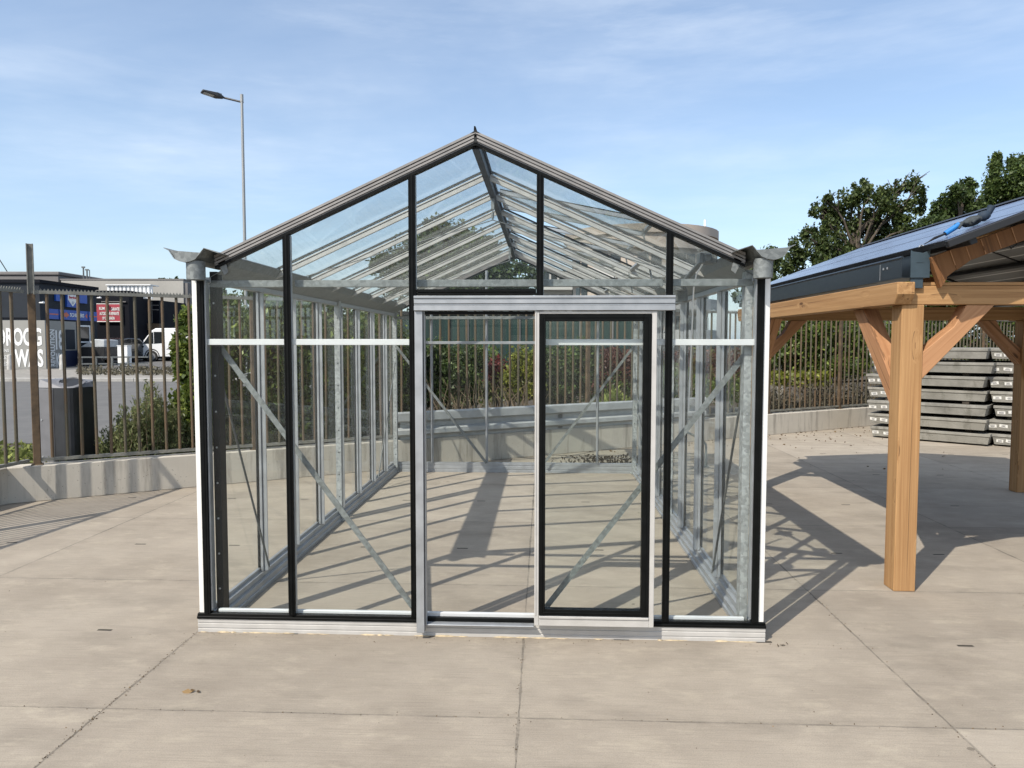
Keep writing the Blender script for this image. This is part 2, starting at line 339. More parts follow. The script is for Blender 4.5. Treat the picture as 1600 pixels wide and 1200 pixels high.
    M['leaf_heather'] = mat_leaf('broom_leaf', (0.085, 0.110, 0.040), (0.20, 0.215, 0.095), 0.35, 0.7)
    M['leaf_yellow'] = mat_leaf('yellow_green_leaf', (0.08, 0.10, 0.015), (0.20, 0.21, 0.03), 0.3)
    M['leaf_red'] = mat_leaf('barberry_leaf', (0.055, 0.012, 0.012), (0.15, 0.030, 0.026), 0.25)
    M['leaf_redbrown'] = mat_leaf('redbrown_leaf', (0.060, 0.022, 0.018), (0.13, 0.055, 0.038), 0.25)
    M['leaf_dry'] = mat_leaf('dry_shrub_leaf', (0.06, 0.055, 0.035), (0.14, 0.125, 0.085), 0.2, 0.8)
    M['leaf_ivy'] = mat_leaf('ivy_leaf', (0.032, 0.060, 0.012), (0.115, 0.150, 0.030), 0.28, 0.4)
    M['grass'] = mat_leaf('grass_blade', (0.07, 0.10, 0.02), (0.20, 0.22, 0.06), 0.3, 0.7)
    M['rail_pale'] = simple('pale_zinc', (0.40, 0.41, 0.41), 0.5, 0.25, 0.15, 5)
    M['alu_rail'] = simple('pale_rail_aluminium', (0.62, 0.63, 0.63), 0.4, 0.15, 0.04, 9)
    M['sand'] = simple('pale_sand', (0.47, 0.38, 0.25), 0.95, 0, 0.3, 30)
    M['litter_dark'] = mat_leaf('rotting_leaf', (0.022, 0.017, 0.012), (0.055, 0.043, 0.030), 0.0, 0.9)
    M['litter'] = mat_leaf('fallen_leaf', (0.05, 0.03, 0.015), (0.13, 0.085, 0.04), 0.0, 0.9)
build_materials()

# ------------------------------------------------------------------ object helpers
def wloc(o):
    v = Vector((0, 0, 0))
    while o is not None: v = v + o.location; o = o.parent
    return v
def tag(o, label=None, cat=None, group=None, kind=None):
    if label: o['label'] = label
    if cat: o['category'] = cat
    if group: o['group'] = group
    if kind: o['kind'] = kind
    return o
def thing(name, loc, label, cat, group=None):
    o = bpy.data.objects.new(name, None); COL.objects.link(o)
    o.empty_display_size = 0.2; o.location = loc
    return tag(o, label, cat, group)
def copy_tree(o, parent=None):
    c = o.copy(); COL.objects.link(c); c.parent = parent
    for ch in list(o.children): copy_tree(ch, c)
    return c

class MB:
    def __init__(s): s.v = []; s.f = []; s.sm = []; s.mi = []; s.cur = 0
    def poly(s, pts, faces, smooth=False):
        b = len(s.v); s.v += [Vector(p) for p in pts]
        for f in faces:
            s.f.append(tuple(b+i for i in f)); s.sm.append(smooth); s.mi.append(s.cur)
    def box(s, x0, x1, y0, y1, z0, z1):
        s.obox(Vector(((x0+x1)/2, (y0+y1)/2, (z0+z1)/2)), (abs(x1-x0), 0, 0), (0, abs(y1-y0), 0), (0, 0, abs(z1-z0))); return s
    def obox(s, c, a, b, d):
        c, a, b, d = Vector(c), Vector(a)/2, Vector(b)/2, Vector(d)/2
        if a.cross(b).dot(d) < 0: a = -a
        p = [c-a-b-d, c+a-b-d, c+a+b-d, c-a+b-d, c-a-b+d, c+a-b+d, c+a+b+d, c-a+b+d]
        s.poly(p, [(3,2,1,0), (4,5,6,7), (0,1,5,4), (1,2,6,5), (2,3,7,6), (3,0,4,7)]); return s
    def fbox(s, l0, l1, d0, d1, z0, z1):
        c = P((l0+l1)/2, (d0+d1)/2, (z0+z1)/2)
        s.obox(c, RH*(l1-l0), FH*(d1-d0), Vector((0, 0, z1-z0))); return s
    def bar(s, p, q, w, h, up=(0, 0, 1)):
        p, q = Vector(p), Vector(q); d = q-p; up = Vector(up)
        sd = d.cross(up)
        if sd.length < 1e-6: sd = d.cross(Vector((1, 0, 0)))
        sd.normalize(); u2 = sd.cross(d).normalized()
        s.obox((p+q)/2, d, sd*w, u2*h); return s
    def tube(s, pts, r, n=8, caps=True, r2=None):
        pts = [Vector(p) for p in pts]; k = len(pts); b = len(s.v)
        prev = None
        for i, p in enumerate(pts):
            t = (pts[min(i+1, k-1)]-pts[max(i-1, 0)]).normalized()
            if prev is None:
                a = t.cross(Vector((0, 0, 1)))
                if a.length < 1e-3: a = t.cross(Vector((1, 0, 0)))
            else: a = prev - t*prev.dot(t)
            a.normalize(); prev = a; c = t.cross(a)
            ri = r[i] if isinstance(r, (list, tuple)) else (r if r2 is None else r+(r2-r)*i/(k-1))
            for j in range(n):
                an = 2*math.pi*j/n; s.v.append(p + (a*math.cos(an)+c*math.sin(an))*ri)
        for i in range(k-1):
            for j in range(n):
                j2 = (j+1) % n
                s.f.append((b+i*n+j, b+i*n+j2, b+(i+1)*n+j2, b+(i+1)*n+j)); s.sm.append(True); s.mi.append(s.cur)
        if caps:
            s.f.append(tuple(b+j for j in reversed(range(n)))); s.sm.append(False); s.mi.append(s.cur)
            s.f.append(tuple(b+(k-1)*n+j for j in range(n))); s.sm.append(False); s.mi.append(s.cur)
        return s
    def prism(s, poly, ext):
        # polygon given as 3-D points, pushed along ext
        e = Vector(ext); A = [Vector(p) for p in poly]; n = len(A)
        nrm = Vector((0, 0, 0))
        for i in range(n): nrm += A[i].cross(A[(i+1) % n])
        if nrm.dot(e) > 0: A = A[::-1]
        B = [p+e for p in A]
        s.poly(A+B, [tuple(range(n)), tuple(range(2*n-1, n-1, -1))] + [((i+1) % n, i, n+i, n+(i+1) % n) for i in range(n)]); return s
    def sheet(s, prof, ext, th):
        # open profile (list of 3-D points) with thickness th, pushed along ext
        A = [Vector(p) for p in prof]; e = Vector(ext).normalized(); off = []
        for i in range(len(A)):
            t = (A[min(i+1, len(A)-1)]-A[max(i-1, 0)]).normalized(); off.append(A[i]+t.cross(e)*th)
        for i in range(len(A)-1):
            s.prism([A[i], A[i+1], off[i+1], off[i]], ext)
        return s
    def lathe(s, c, prof, n=20):
        c = Vector(c); b = len(s.v); k = len(prof)
        for (r, z) in prof:
            for j in range(n):
                a = 2*math.pi*j/n; s.v.append(c+Vector((r*math.cos(a), r*math.sin(a), z)))
        for i in range(k-1):
            for j in range(n):
                j2 = (j+1) % n; s.f.append((b+i*n+j, b+i*n+j2, b+(i+1)*n+j2, b+(i+1)*n+j)); s.sm.append(abs(prof[i+1][1]-prof[i][1]) >= abs(prof[i+1][0]-prof[i][0])); s.mi.append(s.cur)
        return s
    def blob(s, c, rx, ry, rz, nu=10, nv=7, jit=0.0, rot=None):
        c = Vector(c); b = len(s.v)
        for i in range(nv+1):
            th = math.pi*i/nv
            for j in range(nu):
                ph = 2*math.pi*j/nu
                k = 1+random.uniform(-jit, jit)
                w = Vector((rx*math.sin(th)*math.cos(ph)*k, ry*math.sin(th)*math.sin(ph)*k, rz*math.cos(th)*k))
                s.v.append(c+(rot @ w if rot else w))
        for i in range(nv):
            for j in range(nu):
                j2 = (j+1) % nu; s.f.append((b+i*nu+j, b+(i+1)*nu+j, b+(i+1)*nu+j2, b+i*nu+j2)); s.sm.append(True); s.mi.append(s.cur)
        return s
    def build(s, name, mat, parent=None, bevel=0.0, label=None, cat=None, group=None, kind=None, seg=1, origin=None):
        if parent is not None: o0 = wloc(parent)
        elif origin is not None: o0 = Vector(origin)
        else:
            xs = [p.x for p in s.v]; ys = [p.y for p in s.v]; zs = [p.z for p in s.v]
            o0 = Vector(((min(xs)+max(xs))/2, (min(ys)+max(ys))/2, min(zs)))
        sv = set(i for f, m in zip(s.f, s.sm) if m for i in f)
        if sv and not all(s.sm):
            dup = {}; nf = []
            for f, m in zip(s.f, s.sm):
                if m: nf.append(f); continue
                g = []
                for i in f:
                    if i in sv:
                        if i not in dup: dup[i] = len(s.v); s.v.append(s.v[i].copy())
                        g.append(dup[i])
                    else: g.append(i)
                nf.append(tuple(g))
            s.f = nf
        me = bpy.data.meshes.new(name)
        me.from_pydata([p-o0 for p in s.v], [], s.f)
        me.polygons.foreach_set('use_smooth', s.sm); me.polygons.foreach_set('material_index', s.mi)
        for m in (mat if isinstance(mat, (list, tuple)) else [mat]): me.materials.append(MATS[m])
        me.update()
        o = bpy.data.objects.new(name, me); COL.objects.link(o)
        if parent is not None: o.parent = parent
        else: o.location = o0
        if bevel:
            md = o.modifiers.new('bevel', 'BEVEL'); md.width = bevel; md.segments = seg; md.limit_method = 'ANGLE'; md.angle_limit = rad(40)
        return tag(o, label, cat, group, kind)

def leaf_obj(name, pts, size, mat, parent=None, elong=1.6, flat=0.0, up=0.3, label=None, cat=None, kind=None, origin=None, droop=0.0, group=None):
    pts = np.asarray(pts, float); n = len(pts)
    d = RNG.normal(size=(n, 3)); d[:, 2] = d[:, 2]*(1-flat) + up
    d /= np.linalg.norm(d, axis=1)[:, None]
    e = RNG.normal(size=(n, 3)); e[:, 2] *= 0.8
    e -= d*(e*d).sum(1)[:, None]; e /= np.linalg.norm(e, axis=1)[:, None]
    nr = np.cross(d, e)
    sz = size*(0.6+0.8*RNG.random(n))[:, None]
    a = d*sz*elong*0.5; b = e*sz*0.5
    if droop: a[:, 2] -= droop*sz[:, 0]
    V = np.empty((n, 4, 3)); V[:, 0] = pts-a; V[:, 1] = pts-b*0.9+nr*sz*0.12; V[:, 2] = pts+a; V[:, 3] = pts+b*0.9+nr*sz*0.12
    o0 = wloc(parent) if parent is not None else Vector(origin if origin is not None else (float(pts[:, 0].mean()), float(pts[:, 1].mean()), float(pts[:, 2].min())))
    V -= np.array(o0)
    me = bpy.data.meshes.new(name)
    me.vertices.add(4*n); me.vertices.foreach_set('co', V.astype(np.float32).ravel())
    me.loops.add(4*n); me.loops.foreach_set('vertex_index', np.arange(4*n, dtype=np.int32))
    me.polygons.add(n); me.polygons.foreach_set('loop_start', np.arange(0, 4*n, 4, dtype=np.int32))
    me.materials.append(MATS[mat]); me.update(calc_edges=True)
    o = bpy.data.objects.new(name, me); COL.objects.link(o)
    if parent is not None: o.parent = parent
    else: o.location = o0
    return tag(o, label, cat, group, kind)

def clump_pts(blobs, n, hollow=0.55, sub=9, subr=0.42, stray=0.16):
    """leaf positions: every blob holds smaller clusters near its skin, with gaps between them"""
    out = []; vol = np.array([r[0]*r[1]*r[2] for _, r in blobs])**0.72; vol = vol/vol.sum()
    for (c, r), w in zip(blobs, vol):
        m = max(20, int(n*w)); c = np.array(c); r = np.array(r)
        sd = RNG.normal(size=(sub, 3)); sd /= np.linalg.norm(sd, axis=1)[:, None]
        sc = c + sd*r*(hollow+(1-hollow)*RNG.random((sub, 1)))*0.85
        idx = RNG.integers(0, sub, m)
        g = RNG.normal(size=(m, 3)); g /= np.linalg.norm(g, axis=1)[:, None]
        rr = RNG.random((m, 1))**0.45
        ks = 0.6+0.8*RNG.random((sub, 1))
        out.append(sc[idx] + g*rr*r*subr*ks[idx])
        ms = int(m*stray); g = RNG.normal(size=(ms, 3)); g /= np.linalg.norm(g, axis=1)[:, None]
        out.append(c + g*r*(0.75+0.45*RNG.random((ms, 1))**1.5))
    return np.vstack(out)

def px_blobs(lst, d, ry=1.0, dj=0.0):
    """blob list given by where it stands in the view: (px, py, rpx[, rpy]) at distance d -> world centre and radii"""
    out = []
    for b in lst:
        dd = d+random.uniform(-dj, dj)
        c = at(b[0], b[1], dd); s = dd/FPX
        rx = b[2]*s; rz = (b[3] if len(b) > 3 else b[2])*s
        out.append((c, (rx, (rx+rz)/2*ry, rz)))
    return out

def tree(name, base, blobs, n, leaf, mat, label, cat='tree', trunk_r=0.18, group=None, limbs=True, **kw):
    t = thing(name, base, label, cat, group)
    b = Vector(base); cs = sorted([Vector(c) for c, _ in blobs], key=lambda q: q.z)
    top = cs[-1]; mid = Vector((0, 0, 0))
    for c in cs: mid += c
    mid /= len(cs)
    mb = MB()
    p1 = b.lerp(Vector((mid.x, mid.y, mid.z)), 0.5)+Vector((0.1, 0, 0)); p1.x = b.x*0.7+mid.x*0.3
    spine = [b, b.lerp(p1, 0.5), p1, p1.lerp(mid, 0.6), mid, mid.lerp(top, 0.8)]
    mb.tube(spine, [trunk_r*1.25, trunk_r, trunk_r*0.85, trunk_r*0.65, trunk_r*0.45, trunk_r*0.15], 8)
    if limbs:
        for c in cs:
            s0 = spine[3] if c.z > spine[3].z else spine[2]
            m = s0.lerp(c, 0.5)+Vector((random.uniform(-.2, .2), random.uniform(-.2, .2), 0.15*(c-s0).length))
            mb.tube([s0, m, c], [trunk_r*0.30, trunk_r*0.17, trunk_r*0.05], 6)
            for _ in range(4):
                e = c+Vector((random.uniform(-1, 1), random.uniform(-1, 1), random.uniform(-.3, 1)))*0.13*(c-s0).length
                mb.tube([m.lerp(c, random.uniform(.3, .9)), e], [trunk_r*0.12, trunk_r*0.03], 5)
    mb.build('trunk', 'bark', t)
    pts = clump_pts(blobs, n, **kw)
    leaf_obj('crown', pts, leaf, mat, t)
    return t

def bush(name, base, blobs, n, leaf, mat, label, cat='shrub', group=None, up=0.3, elong=1.6, hollow=0.45, sub=12, subr=0.45, minz=None):
    t = thing(name, base, label, cat, group)
    mb = MB(); b = Vector(base)
    for c, r in blobs:
        for _ in range(3):
            e = Vector(c)+Vector((random.uniform(-.6, .6)*r[0], random.uniform(-.6, .6)*r[1], random.uniform(-.3, .6)*r[2]))
            s0 = b+Vector((random.uniform(-.1, .1), random.uniform(-.1, .1), -0.03))
            mb.tube([s0, s0.lerp(e, .5)+Vector((0, 0, .05)), e], [0.016, 0.011, 0.004], 5)
    mb.build('stem', 'bark', t)
    pts = clump_pts(blobs, n, hollow=hollow, sub=sub, subr=subr)
    if minz is not None: pts = pts[pts[:, 2] > minz]
    leaf_obj('foliage', pts, leaf, mat, t, up=up, elong=elong)
    return t

def text_mesh(name, txt, origin, xdir, ydir, height, mat, parent, width=None, bold=0.0, depth=0.012, condense=1.0):
    cu = bpy.data.curves.new(name, 'FONT'); cu.body = txt; cu.size = 1.0; cu.extrude = 0.0; cu.offset = bold; cu.resolution_u = 3
    to = bpy.data.objects.new(name, cu); COL.objects.link(to)
    dg = bpy.context.evaluated_depsgraph_get()
    me = bpy.data.meshes.new_from_object(to.evaluated_get(dg))
    bpy.data.objects.remove(to); bpy.data.curves.remove(cu)
    vs = np.array([v.co[:] for v in me.vertices]); fs = [tuple(p.vertices) for p in me.polygons]
    bpy.data.meshes.remove(me)
    x0, y0 = vs[:, 0].min(), vs[:, 1].min(); w = vs[:, 0].max()-x0; h = vs[:, 1].max()-y0
    sy = height/h; sx = (width/w) if width else sy*condense
    X = Vector(xdir).normalized(); Y = Vector(ydir).normalized(); Z = X.cross(Y)
    mb = MB(); n = len(vs)
    fr = [Vector(origin)+X*((v[0]-x0)*sx)+Y*((v[1]-y0)*sy)+Z*depth for v in vs]
    bk = [p-Z*depth for p in fr]
    ed = {}
    for f in fs:
        for i in range(len(f)):
            a, b = f[i], f[(i+1) % len(f)]; ed[(a, b)] = 1
    sides = [(b, a, a+n, b+n) for (a, b) in ed if (b, a) not in ed]
    mb.poly(fr+bk, fs+[(a, d, c, b) for a, b, c, d in [(q[0], q[1], q[2], q[3]) for q in sides]])
    return mb.build(name, mat, parent)

exec_parts = []

# ------------------------------------------------------------------ the setting
def grid_sheet(name, mat, l0, l1, d0, d1, nd, zf, kind='structure'):
    mb = MB(); ds = [d0+(d1-d0)*i/nd for i in range(nd+1)]
    pts = []
    for d in ds: pts += [P(l0, d, zf(d)), P(l1, d, zf(d))]
    mb.poly(pts, [(2*i, 2*i+1, 2*i+3, 2*i+2) for i in range(nd)])
    return mb.build(name, mat, kind=kind, origin=(0, 0, 0))

def build_setting():
    # concrete yard inside the low wall
    A = Vector((-5.47, 3.345, 0)); Bq = Vector((-5.60, 3.25, 0)); Cq = Vector((-6.75, -8.5, 0))
    far = wallpt(26, 0.1, 0)
    mb = MB(); pts = [Cq, Vector((-9.5, -12, 0)), Vector((-9.5, -14, 0)), Vector((30, -14, 0)), Vector((30, far.y, 0)), far, A+Vector((0, .1, 0)), Bq]
    mb.poly(pts, [tuple(range(len(pts)))])
    mb.build('concrete_yard', 'yard', kind='structure', origin=(0, 0, 0))
    # ground beyond: soil strip, road, pavement, parking, far ground
    mb = MB(); q = [wallpt(-14, .12, .19), wallpt(40, .12, .19), wallpt(40, 9, .19), wallpt(-14, 9, .19)]
    mb.poly(q, [(0, 1, 2, 3)]); mb.build('planting_bed', 'soil', kind='structure', origin=(0, 0, 0))
    grid_sheet('road', 'asphalt', -60, -3.0, 11.2, 27.8, 8, lambda d: ground_h(d)+.006)
    mb = MB(); offs = [8.8]+[12+4*i for i in range(22)]+[130, 250, 600]; xsg = [-400, -120]+[-60+6*i for i in range(21)]+[120, 400]
    pts = []
    for of in offs:
        for xx in xsg:
            p = wallpt(xx, of, 0); dd = (p-CAM).dot(FH); p.z = ground_h(min(max(dd, 0), 90))-.03; pts.append(p)
    nx = len(xsg); mb.poly(pts, [(j*nx+i, j*nx+i+1, (j+1)*nx+i+1, (j+1)*nx+i) for j in range(len(offs)-1) for i in range(nx-1)])
    mb.build('ground', 'soil', kind='structure', origin=(0, 0, 0))
    mb = MB(); mb.poly([(-300, -300, -.05), (300, -300, -.05), (300, 230, -.05), (-300, -100, -.05)], [(0, 1, 2, 3)]); mb.build('ground', 'pave', kind='structure', origin=(0, 0, 0))
    grid_sheet('pavement', 'pave', -60, -3.0, 28.1, 33.6, 4, lambda d: ground_h(d)+.12)
    mb = MB()
    for i in range(28): mb.fbox(-46+i*1.5, -46+i*1.5+1.49, 27.8, 28.1, ground_h(28)-.1, ground_h(28)+.13)
    mb.build('kerb', 'kerb', kind='structure', bevel=.015)
    grid_sheet('parking_lot', 'asphalt', -60, -8, 33.6, 60, 12, lambda d: ground_h(d)+.05)
    # low retaining wall: long run and a return towards the left
    mb = MB()
    a0, a1 = wallpt(-5.47, 0, 0), wallpt(26, 0, 0)
    mb.prism([a0, a1, a1+WN*.22, a0+WN*.22], (0, 0, .40)); 
    o = mb.build('low_wall', 'wallc', bevel=.008, label='low pale concrete wall carrying the bar fence behind the glasshouse', cat='wall')
    mb = MB()
    r0 = Vector((-5.462, 3.36, 0)); rd = Vector((-.10, -.995, 0)).normalized(); r1 = r0+rd*12
    rn = Vector((rd.y, -rd.x, 0)); rn = rn if rn.x < 0 else -rn
    mb.prism([r0, r1, r1+rn*.22, r0+rn*.22], (0, 0, .405))
    mb.build('low_wall', 'wallc', bevel=.008, label='short return of the low concrete wall bending towards the viewer at the left edge', cat='wall')

def fence():
    t = thing('bar_fence', wallpt(-5.23, .1, .4), 'tall rusty metal bar fence with toothed top rail standing on the low concrete wall', 'fence')
    ZT = 2.33; off = .10
    posts = [-5.23, -3.25, -1.30, 1.17, 2.98, 4.79, 6.60, 8.85, 11.2, 13.5, 15.8, 18.1]
    def post(p, d, h, mat='rust', w=.075):
        mb = MB(); c = p; n = Vector((-d.y, d.x, 0))
        mb.obox(c+Vector((0, 0, (h+.38)/2)), d*w, n*w*.8, (0, 0, h-.38)); mb.obox(c+Vector((0, 0, .405)), d*.12, n*.11, (0, 0, .012))
        return mb.build('post', mat, t, bevel=.006)
    def rails(a, b, zt, zb, d):
        n = Vector((-d.y, d.x, 0))
        mb = MB(); L = (b-a).length
        mb.obox((a+b)/2+Vector((0, 0, zt)), d*L, n*.05, (0, 0, .035))
        k = int(L/.035)
        for i in range(k):     # toothed strip
            p = a+d*((i+.1)*L/k)+Vector((0, 0, zt+.0175)); q = a+d*((i+.9)*L/k)+Vector((0, 0, zt+.0175)); m = (p+q)/2+Vector((0, 0, .026))
            mb.prism([p-n*.002, q-n*.002, m-n*.002], n*.004)
        mb.build('top_rail', 'rail_grey', t)
        mb = MB(); mb.obox((a+b)/2+Vector((0, 0, zb)), d*L, n*.045, (0, 0, .035)); mb.build('bottom_rail', 'rail_grey', t)
    def bar_mb(p, z0, z1, mb=None, lean=0.0):
        mb = mb or MB(); mb.tube([p+Vector((0, 0, z0)), p+Vector((lean, 0, z1))], .0175, 8); return mb
    rest = MB(); cnt = 0
    for i in range(len(posts)-1):
        a, b = wallpt(posts[i], off, 0), wallpt(posts[i+1], off, 0); d = (b-a).normalized(); L = (b-a).length
        rails(a, b, ZT, .455, d)
        m = int(round(L/.150))
        for j in range(1, m):
            p = a+d*(L*j/m)
            if cnt < 92: bar_mb(p, .45, ZT-.015, lean=random.uniform(-.012, .012)).build('bar', 'bar', t); cnt += 1
            else: bar_mb(p, .45, ZT-.015, rest)
    for i, x in enumerate(posts): post(wallpt(x, off, 0), WD, ZT-.02, 'rust', .075 if i == 0 else .07)
    p = wallpt(posts[0], off, 0); mb = MB(); mb.obox(p+Vector((0, 0, 2.58)), WD*.068, WN*.02, (0, 0, .56)); mb.obox(p-WN*.02+WD*-.028+Vector((0, 0, 2.58)), WD*.012, WN*.04, (0, 0, .56)); mb.obox(p-WN*.02+WD*.028+Vector((0, 0, 2.58)), WD*.012, WN*.04, (0, 0, .56))
    mb.build('post_extension', 'rail_grey', t, bevel=.002)
    # the return at the left, mostly outside the view
    r0 = wallpt(-5.23, off, 0)+Vector((-.05, -.08, 0)); rd = Vector((-.10, -.995, 0)).normalized()
    a = r0; b = r0+rd*11
    rails(a, b, ZT, .455, rd)
    ret = 0
    for j in range(1, 76):
        p = a+rd*(.146*j)
        if ret < 4: bar_mb(p, .45, ZT-.015).build('bar', 'bar', t)
        else: bar_mb(p, .45, ZT-.015, rest)
        ret += 1
    for s in (2.3, 4.6, 6.9, 9.2): post(a+rd*s, rd, ZT-.02)
    o = rest.build('bar', 'bar', t); o['kind'] = 'stuff'

# ------------------------------------------------------------------ the glasshouse
def ztop(x): return 2.993-.4545*abs(x)
def greenhouse():
    L = 5.57
    g = thing('greenhouse', (0, L/2, 0), 'large clear glasshouse with aluminium frame, black gaskets and open sliding door', 'greenhouse')
    B = lambda name, mat, mb, par=g, bev=.002, **k: mb.build(name, mat, par, bevel=bev, **k)
    W = 1.716
    # base plinths
    prof = [(0, 0), (0, .018), (.004, .020), (.004, .026), (0, .028), (0, .050), (.004, .052), (.004, .058), (0, .060), (0, .080), (.06, .080), (.06, 0)]
    mb = MB(); mb.prism([(-W, y, z) for y, z in prof], (2*W, 0, 0)); B('base_plinth', 'alu_sill', mb, bev=0)
    mb = MB(); mb.prism([(-W, L+.02+y*.0, 0) if False else (-W, L-.02+y, z*1.66) for y, z in prof], (2*W, 0, 0)); B('base_plinth', 'alu', mb, bev=0)
    for s in (-1, 1):
        pr = [(W, 0), (W, .08), (1.675, .135), (1.655, .135), (1.655, .112), (1.632, .108), (1.632, .070), (1.610, .066), (1.610, .030), (1.598, .026), (1.598, 0)]
        mb = MB(); mb.prism([(s*x, .061, z) for x, z in pr], (0, L-.084, 0)); B('base_plinth', 'alu', mb, bev=0)
    # black rubber sill and light inner strip
    for x0, x1 in ((-W-.003, -.356), (1.055, W+.003)):
        mb = MB(); mb.box(x0, x1, -.008, .030, .082, .100); mb.box(x0, x1, -.004, .030, .100, .108); mb.box(x0+.004, x1-.004, -.007, .030, .108, .118)
        B('sill_gasket', 'rubber', mb, bev=.003)
    mb = MB(); mb.box(-.302, .345, .004, .030, .083, .112); B('sill_gasket', 'rubber', mb)
    mb = MB(); mb.box(-.302, .345, -.050, .003, .083, .090); B('door_track', 'alu', mb)
    mb = MB(); mb.box(-1.60, 1.60, .031, .055, .081, .133); B('inner_sill', 'alu_rail', mb)
    # corner profiles, steel posts
    for s in (-1, 1):
        mb = MB(); mb.box(s*1.672, s*1.705, .001, .055, .119, 2.15); B('corner_profile', 'alu_white', mb)
        mb = MB(); mb.box(s*1.632, s*1.6715, -.010, .028, .119, 2.15); mb.box(s*1.645, s*1.652, -.0125, -.010, .119, 2.15); B('corner_gasket', 'rubber', mb)
        mb = MB(); mb.box(s*1.622, s*1.631, .0, .05, .134, 2.15); B('corner_trim', 'alu', mb)
        for y in (.065, 2.785-.03, L-.085):
            x0, x1 = (1.580, 1.624) if y < 2 else (1.595, 1.648)
            mb = MB(); yy = y+(.075 if y < 1 else .06)
            th = .005
            mb.box(s*x0, s*(x0+th), y, yy, .02, 2.20); mb.box(s*(x0+th), s*x1, yy-th, yy, .02, 2.20); mb.box(s*(x0+th), s*x1, y, y+th, .02, 2.20)
            mb.box(s*(x0-.02), s*(x1), y-.012, yy+.012, .004, .02)
            p = mb.build('steel_post', 'steel_dark' if y < 1 and s < 0 else 'galv_post', g)  # left front post gets the near-black steel: its shade is put into the colour
            mb = MB()
            for k in range(9):
                zz = .25+k*.22
                mb.tube([(s*(x0+.022), y-.001, zz), (s*(x0+.022), y-.004, zz)], .006, 8)
            mb.build('bolt', 'alu' if y < 1 else 'black', p)
    # front mullions
    for x in (-1.125, -.375, .375, 1.125):
        z1 = ztop(x)-.075; z0 = .119 if x != .375 else .135
        mb = MB(); mb.box(x-.0205, x+.0205, -.014, -.001, z0, z1); mb.box(x-.007, x+.007, -.0175, -.014, z0, z1); mb.box(x-.0135, x-.0095, -.0165, -.014, z0, z1); mb.box(x+.0095, x+.0135, -.0165, -.014, z0, z1)
        m = MB(); m.box(x-.017, x+.022, .006, .030, .134, z1); m.box(x-.006, x+.006, .030, .058, .134, z1)
        p = B('mullion', 'alu', m); B('gasket', 'rubber', mb, p)
    # front panes
    xs = [-1.63, -1.125, -.375, .375, 1.125, 1.63]
    for i in range(5):
        a, b = xs[i]+.003, xs[i+1]-.003; z0 = .12 if i != 2 else 2.075
        f = lambda x: ztop(x)-.06
        poly = [(a, .0, z0), (b, .0, z0), (b, .0, f(b))] + ([(0, .0, f(0))] if i == 2 else []) + [(a, .0, f(a))]
        mb = MB(); mb.prism(poly, (0, .004, 0)); mb.build('pane', 'glass', g)
    mb = MB(); mb.box(-.353, .353, -.004, .03, 2.052, 2.066); mb.box(-.353, .353, -.008, .03, 2.068, 2.086); B('transom_gasket', 'rubber', mb)
    # rail, beam, braces
    for a, b in ((-1.628, -.397), (.397, 1.628)):
        mb = MB(); mb.box(a, b, .016, .058, 1.757, 1.793); B('glazing_rail', 'alu_rail', mb)
    for a, b in ((-1.62, -1.14), (-1.10, -.39), (-.36, .36), (.39, 1.10), (1.14, 1.62)):
        mb = MB(); mb.box(a, b, .060, .100, 2.105, 2.147); B('cross_beam', 'galv', mb)
    def brace(p, q, w=.034, th=.006):
        d = (Vector(q)-Vector(p)); mb = MB()
        up = Vector((0, 1, 0)) if abs(d.x) > abs(d.y) else Vector((1, 0, 0))
        mb.bar(p, q, w, th, up); B('brace', 'galv', mb, bev=0)
    brace((-1.595, .112, 1.752), (-.40, .112, .125)); brace((1.595, .112, 1.70), (.40, .112, .125))
    brace((-1.60, L-.10, 1.73), (-.372, L-.10, .14)); brace((1.60, L-.10, 1.73), (.40, L-.10, .14))
    for s in (-1, 1):
        mb = MB(); mb.tube([(s*1.60, .16, 1.50), (s*1.60, .86, .14)], .008, 6); B('tie_rod', 'galv_dull', mb, bev=0)
        mb = MB(); mb.tube([(s*1.60, L-.15, 1.50), (s*1.60, L-1.2, .14)], .008, 6); B('tie_rod', 'galv_dull', mb, bev=0)
    # verge profiles, front and back
    for s in (-1, 1):
        for y0, back in ((-.022, 0), (L-.03, 1)):
            mb = MB(); mg = MB()
            def strip(m, a, b, ya, yb, s=s):     # band between offsets a (upper) and b (lower) below the roof line
                m.prism([(0, ya, ztop(0)-a), (s*1.553, ya, ztop(1.553)-a), (s*1.553, ya, ztop(1.553)-b), (0, ya, ztop(0)-b)], (0, yb-ya, 0))
            strip(mb, .0, .014, y0, y0+.07); strip(mb, .014, .022, y0+.012, y0+.07); strip(mb, .022, .034, y0+.002, y0+.07)
            strip(mb, .034, .041, y0+.012, y0+.07); strip(mb, .041, .053, y0+.003, y0+.07); strip(mb, .053, .062, y0+.012, y0+.07)
            p = B('verge_profile', 'alu_verge', mb, bev=0)
            strip(mg, .0625, .080, y0+.006, y0+.05); B('gasket', 'rubber', mg, p, bev=0)
    # ridge
    mb = MB(); mb.box(-.021, .021, .0, L+.03, 2.892, 2.925); mb.box(-.010, .010, -.02, L+.03, 2.925, 2.975)
    mb.prism([(-.032, -.024, 2.977), (0, -.024, 2.997), (.032, -.024, 2.977), (0, -.024, 2.984)], (0, L+.06, 0)); B('ridge_beam', 'steel_dark', mb)
    mb = MB(); mb.prism([(-.010, -.020, 2.985), (.012, -.020, 2.985), (.002, -.020, 3.018), (-.008, -.020, 3.022)], (0, .03, 0)); B('ridge_finial', 'rubber', mb, bev=0)
    # side walls and roof
    ys = [.10]+[.85+.68*(i-1) for i in range(1, 8)]+[L-.04]
    vents = (2, 4, 6)
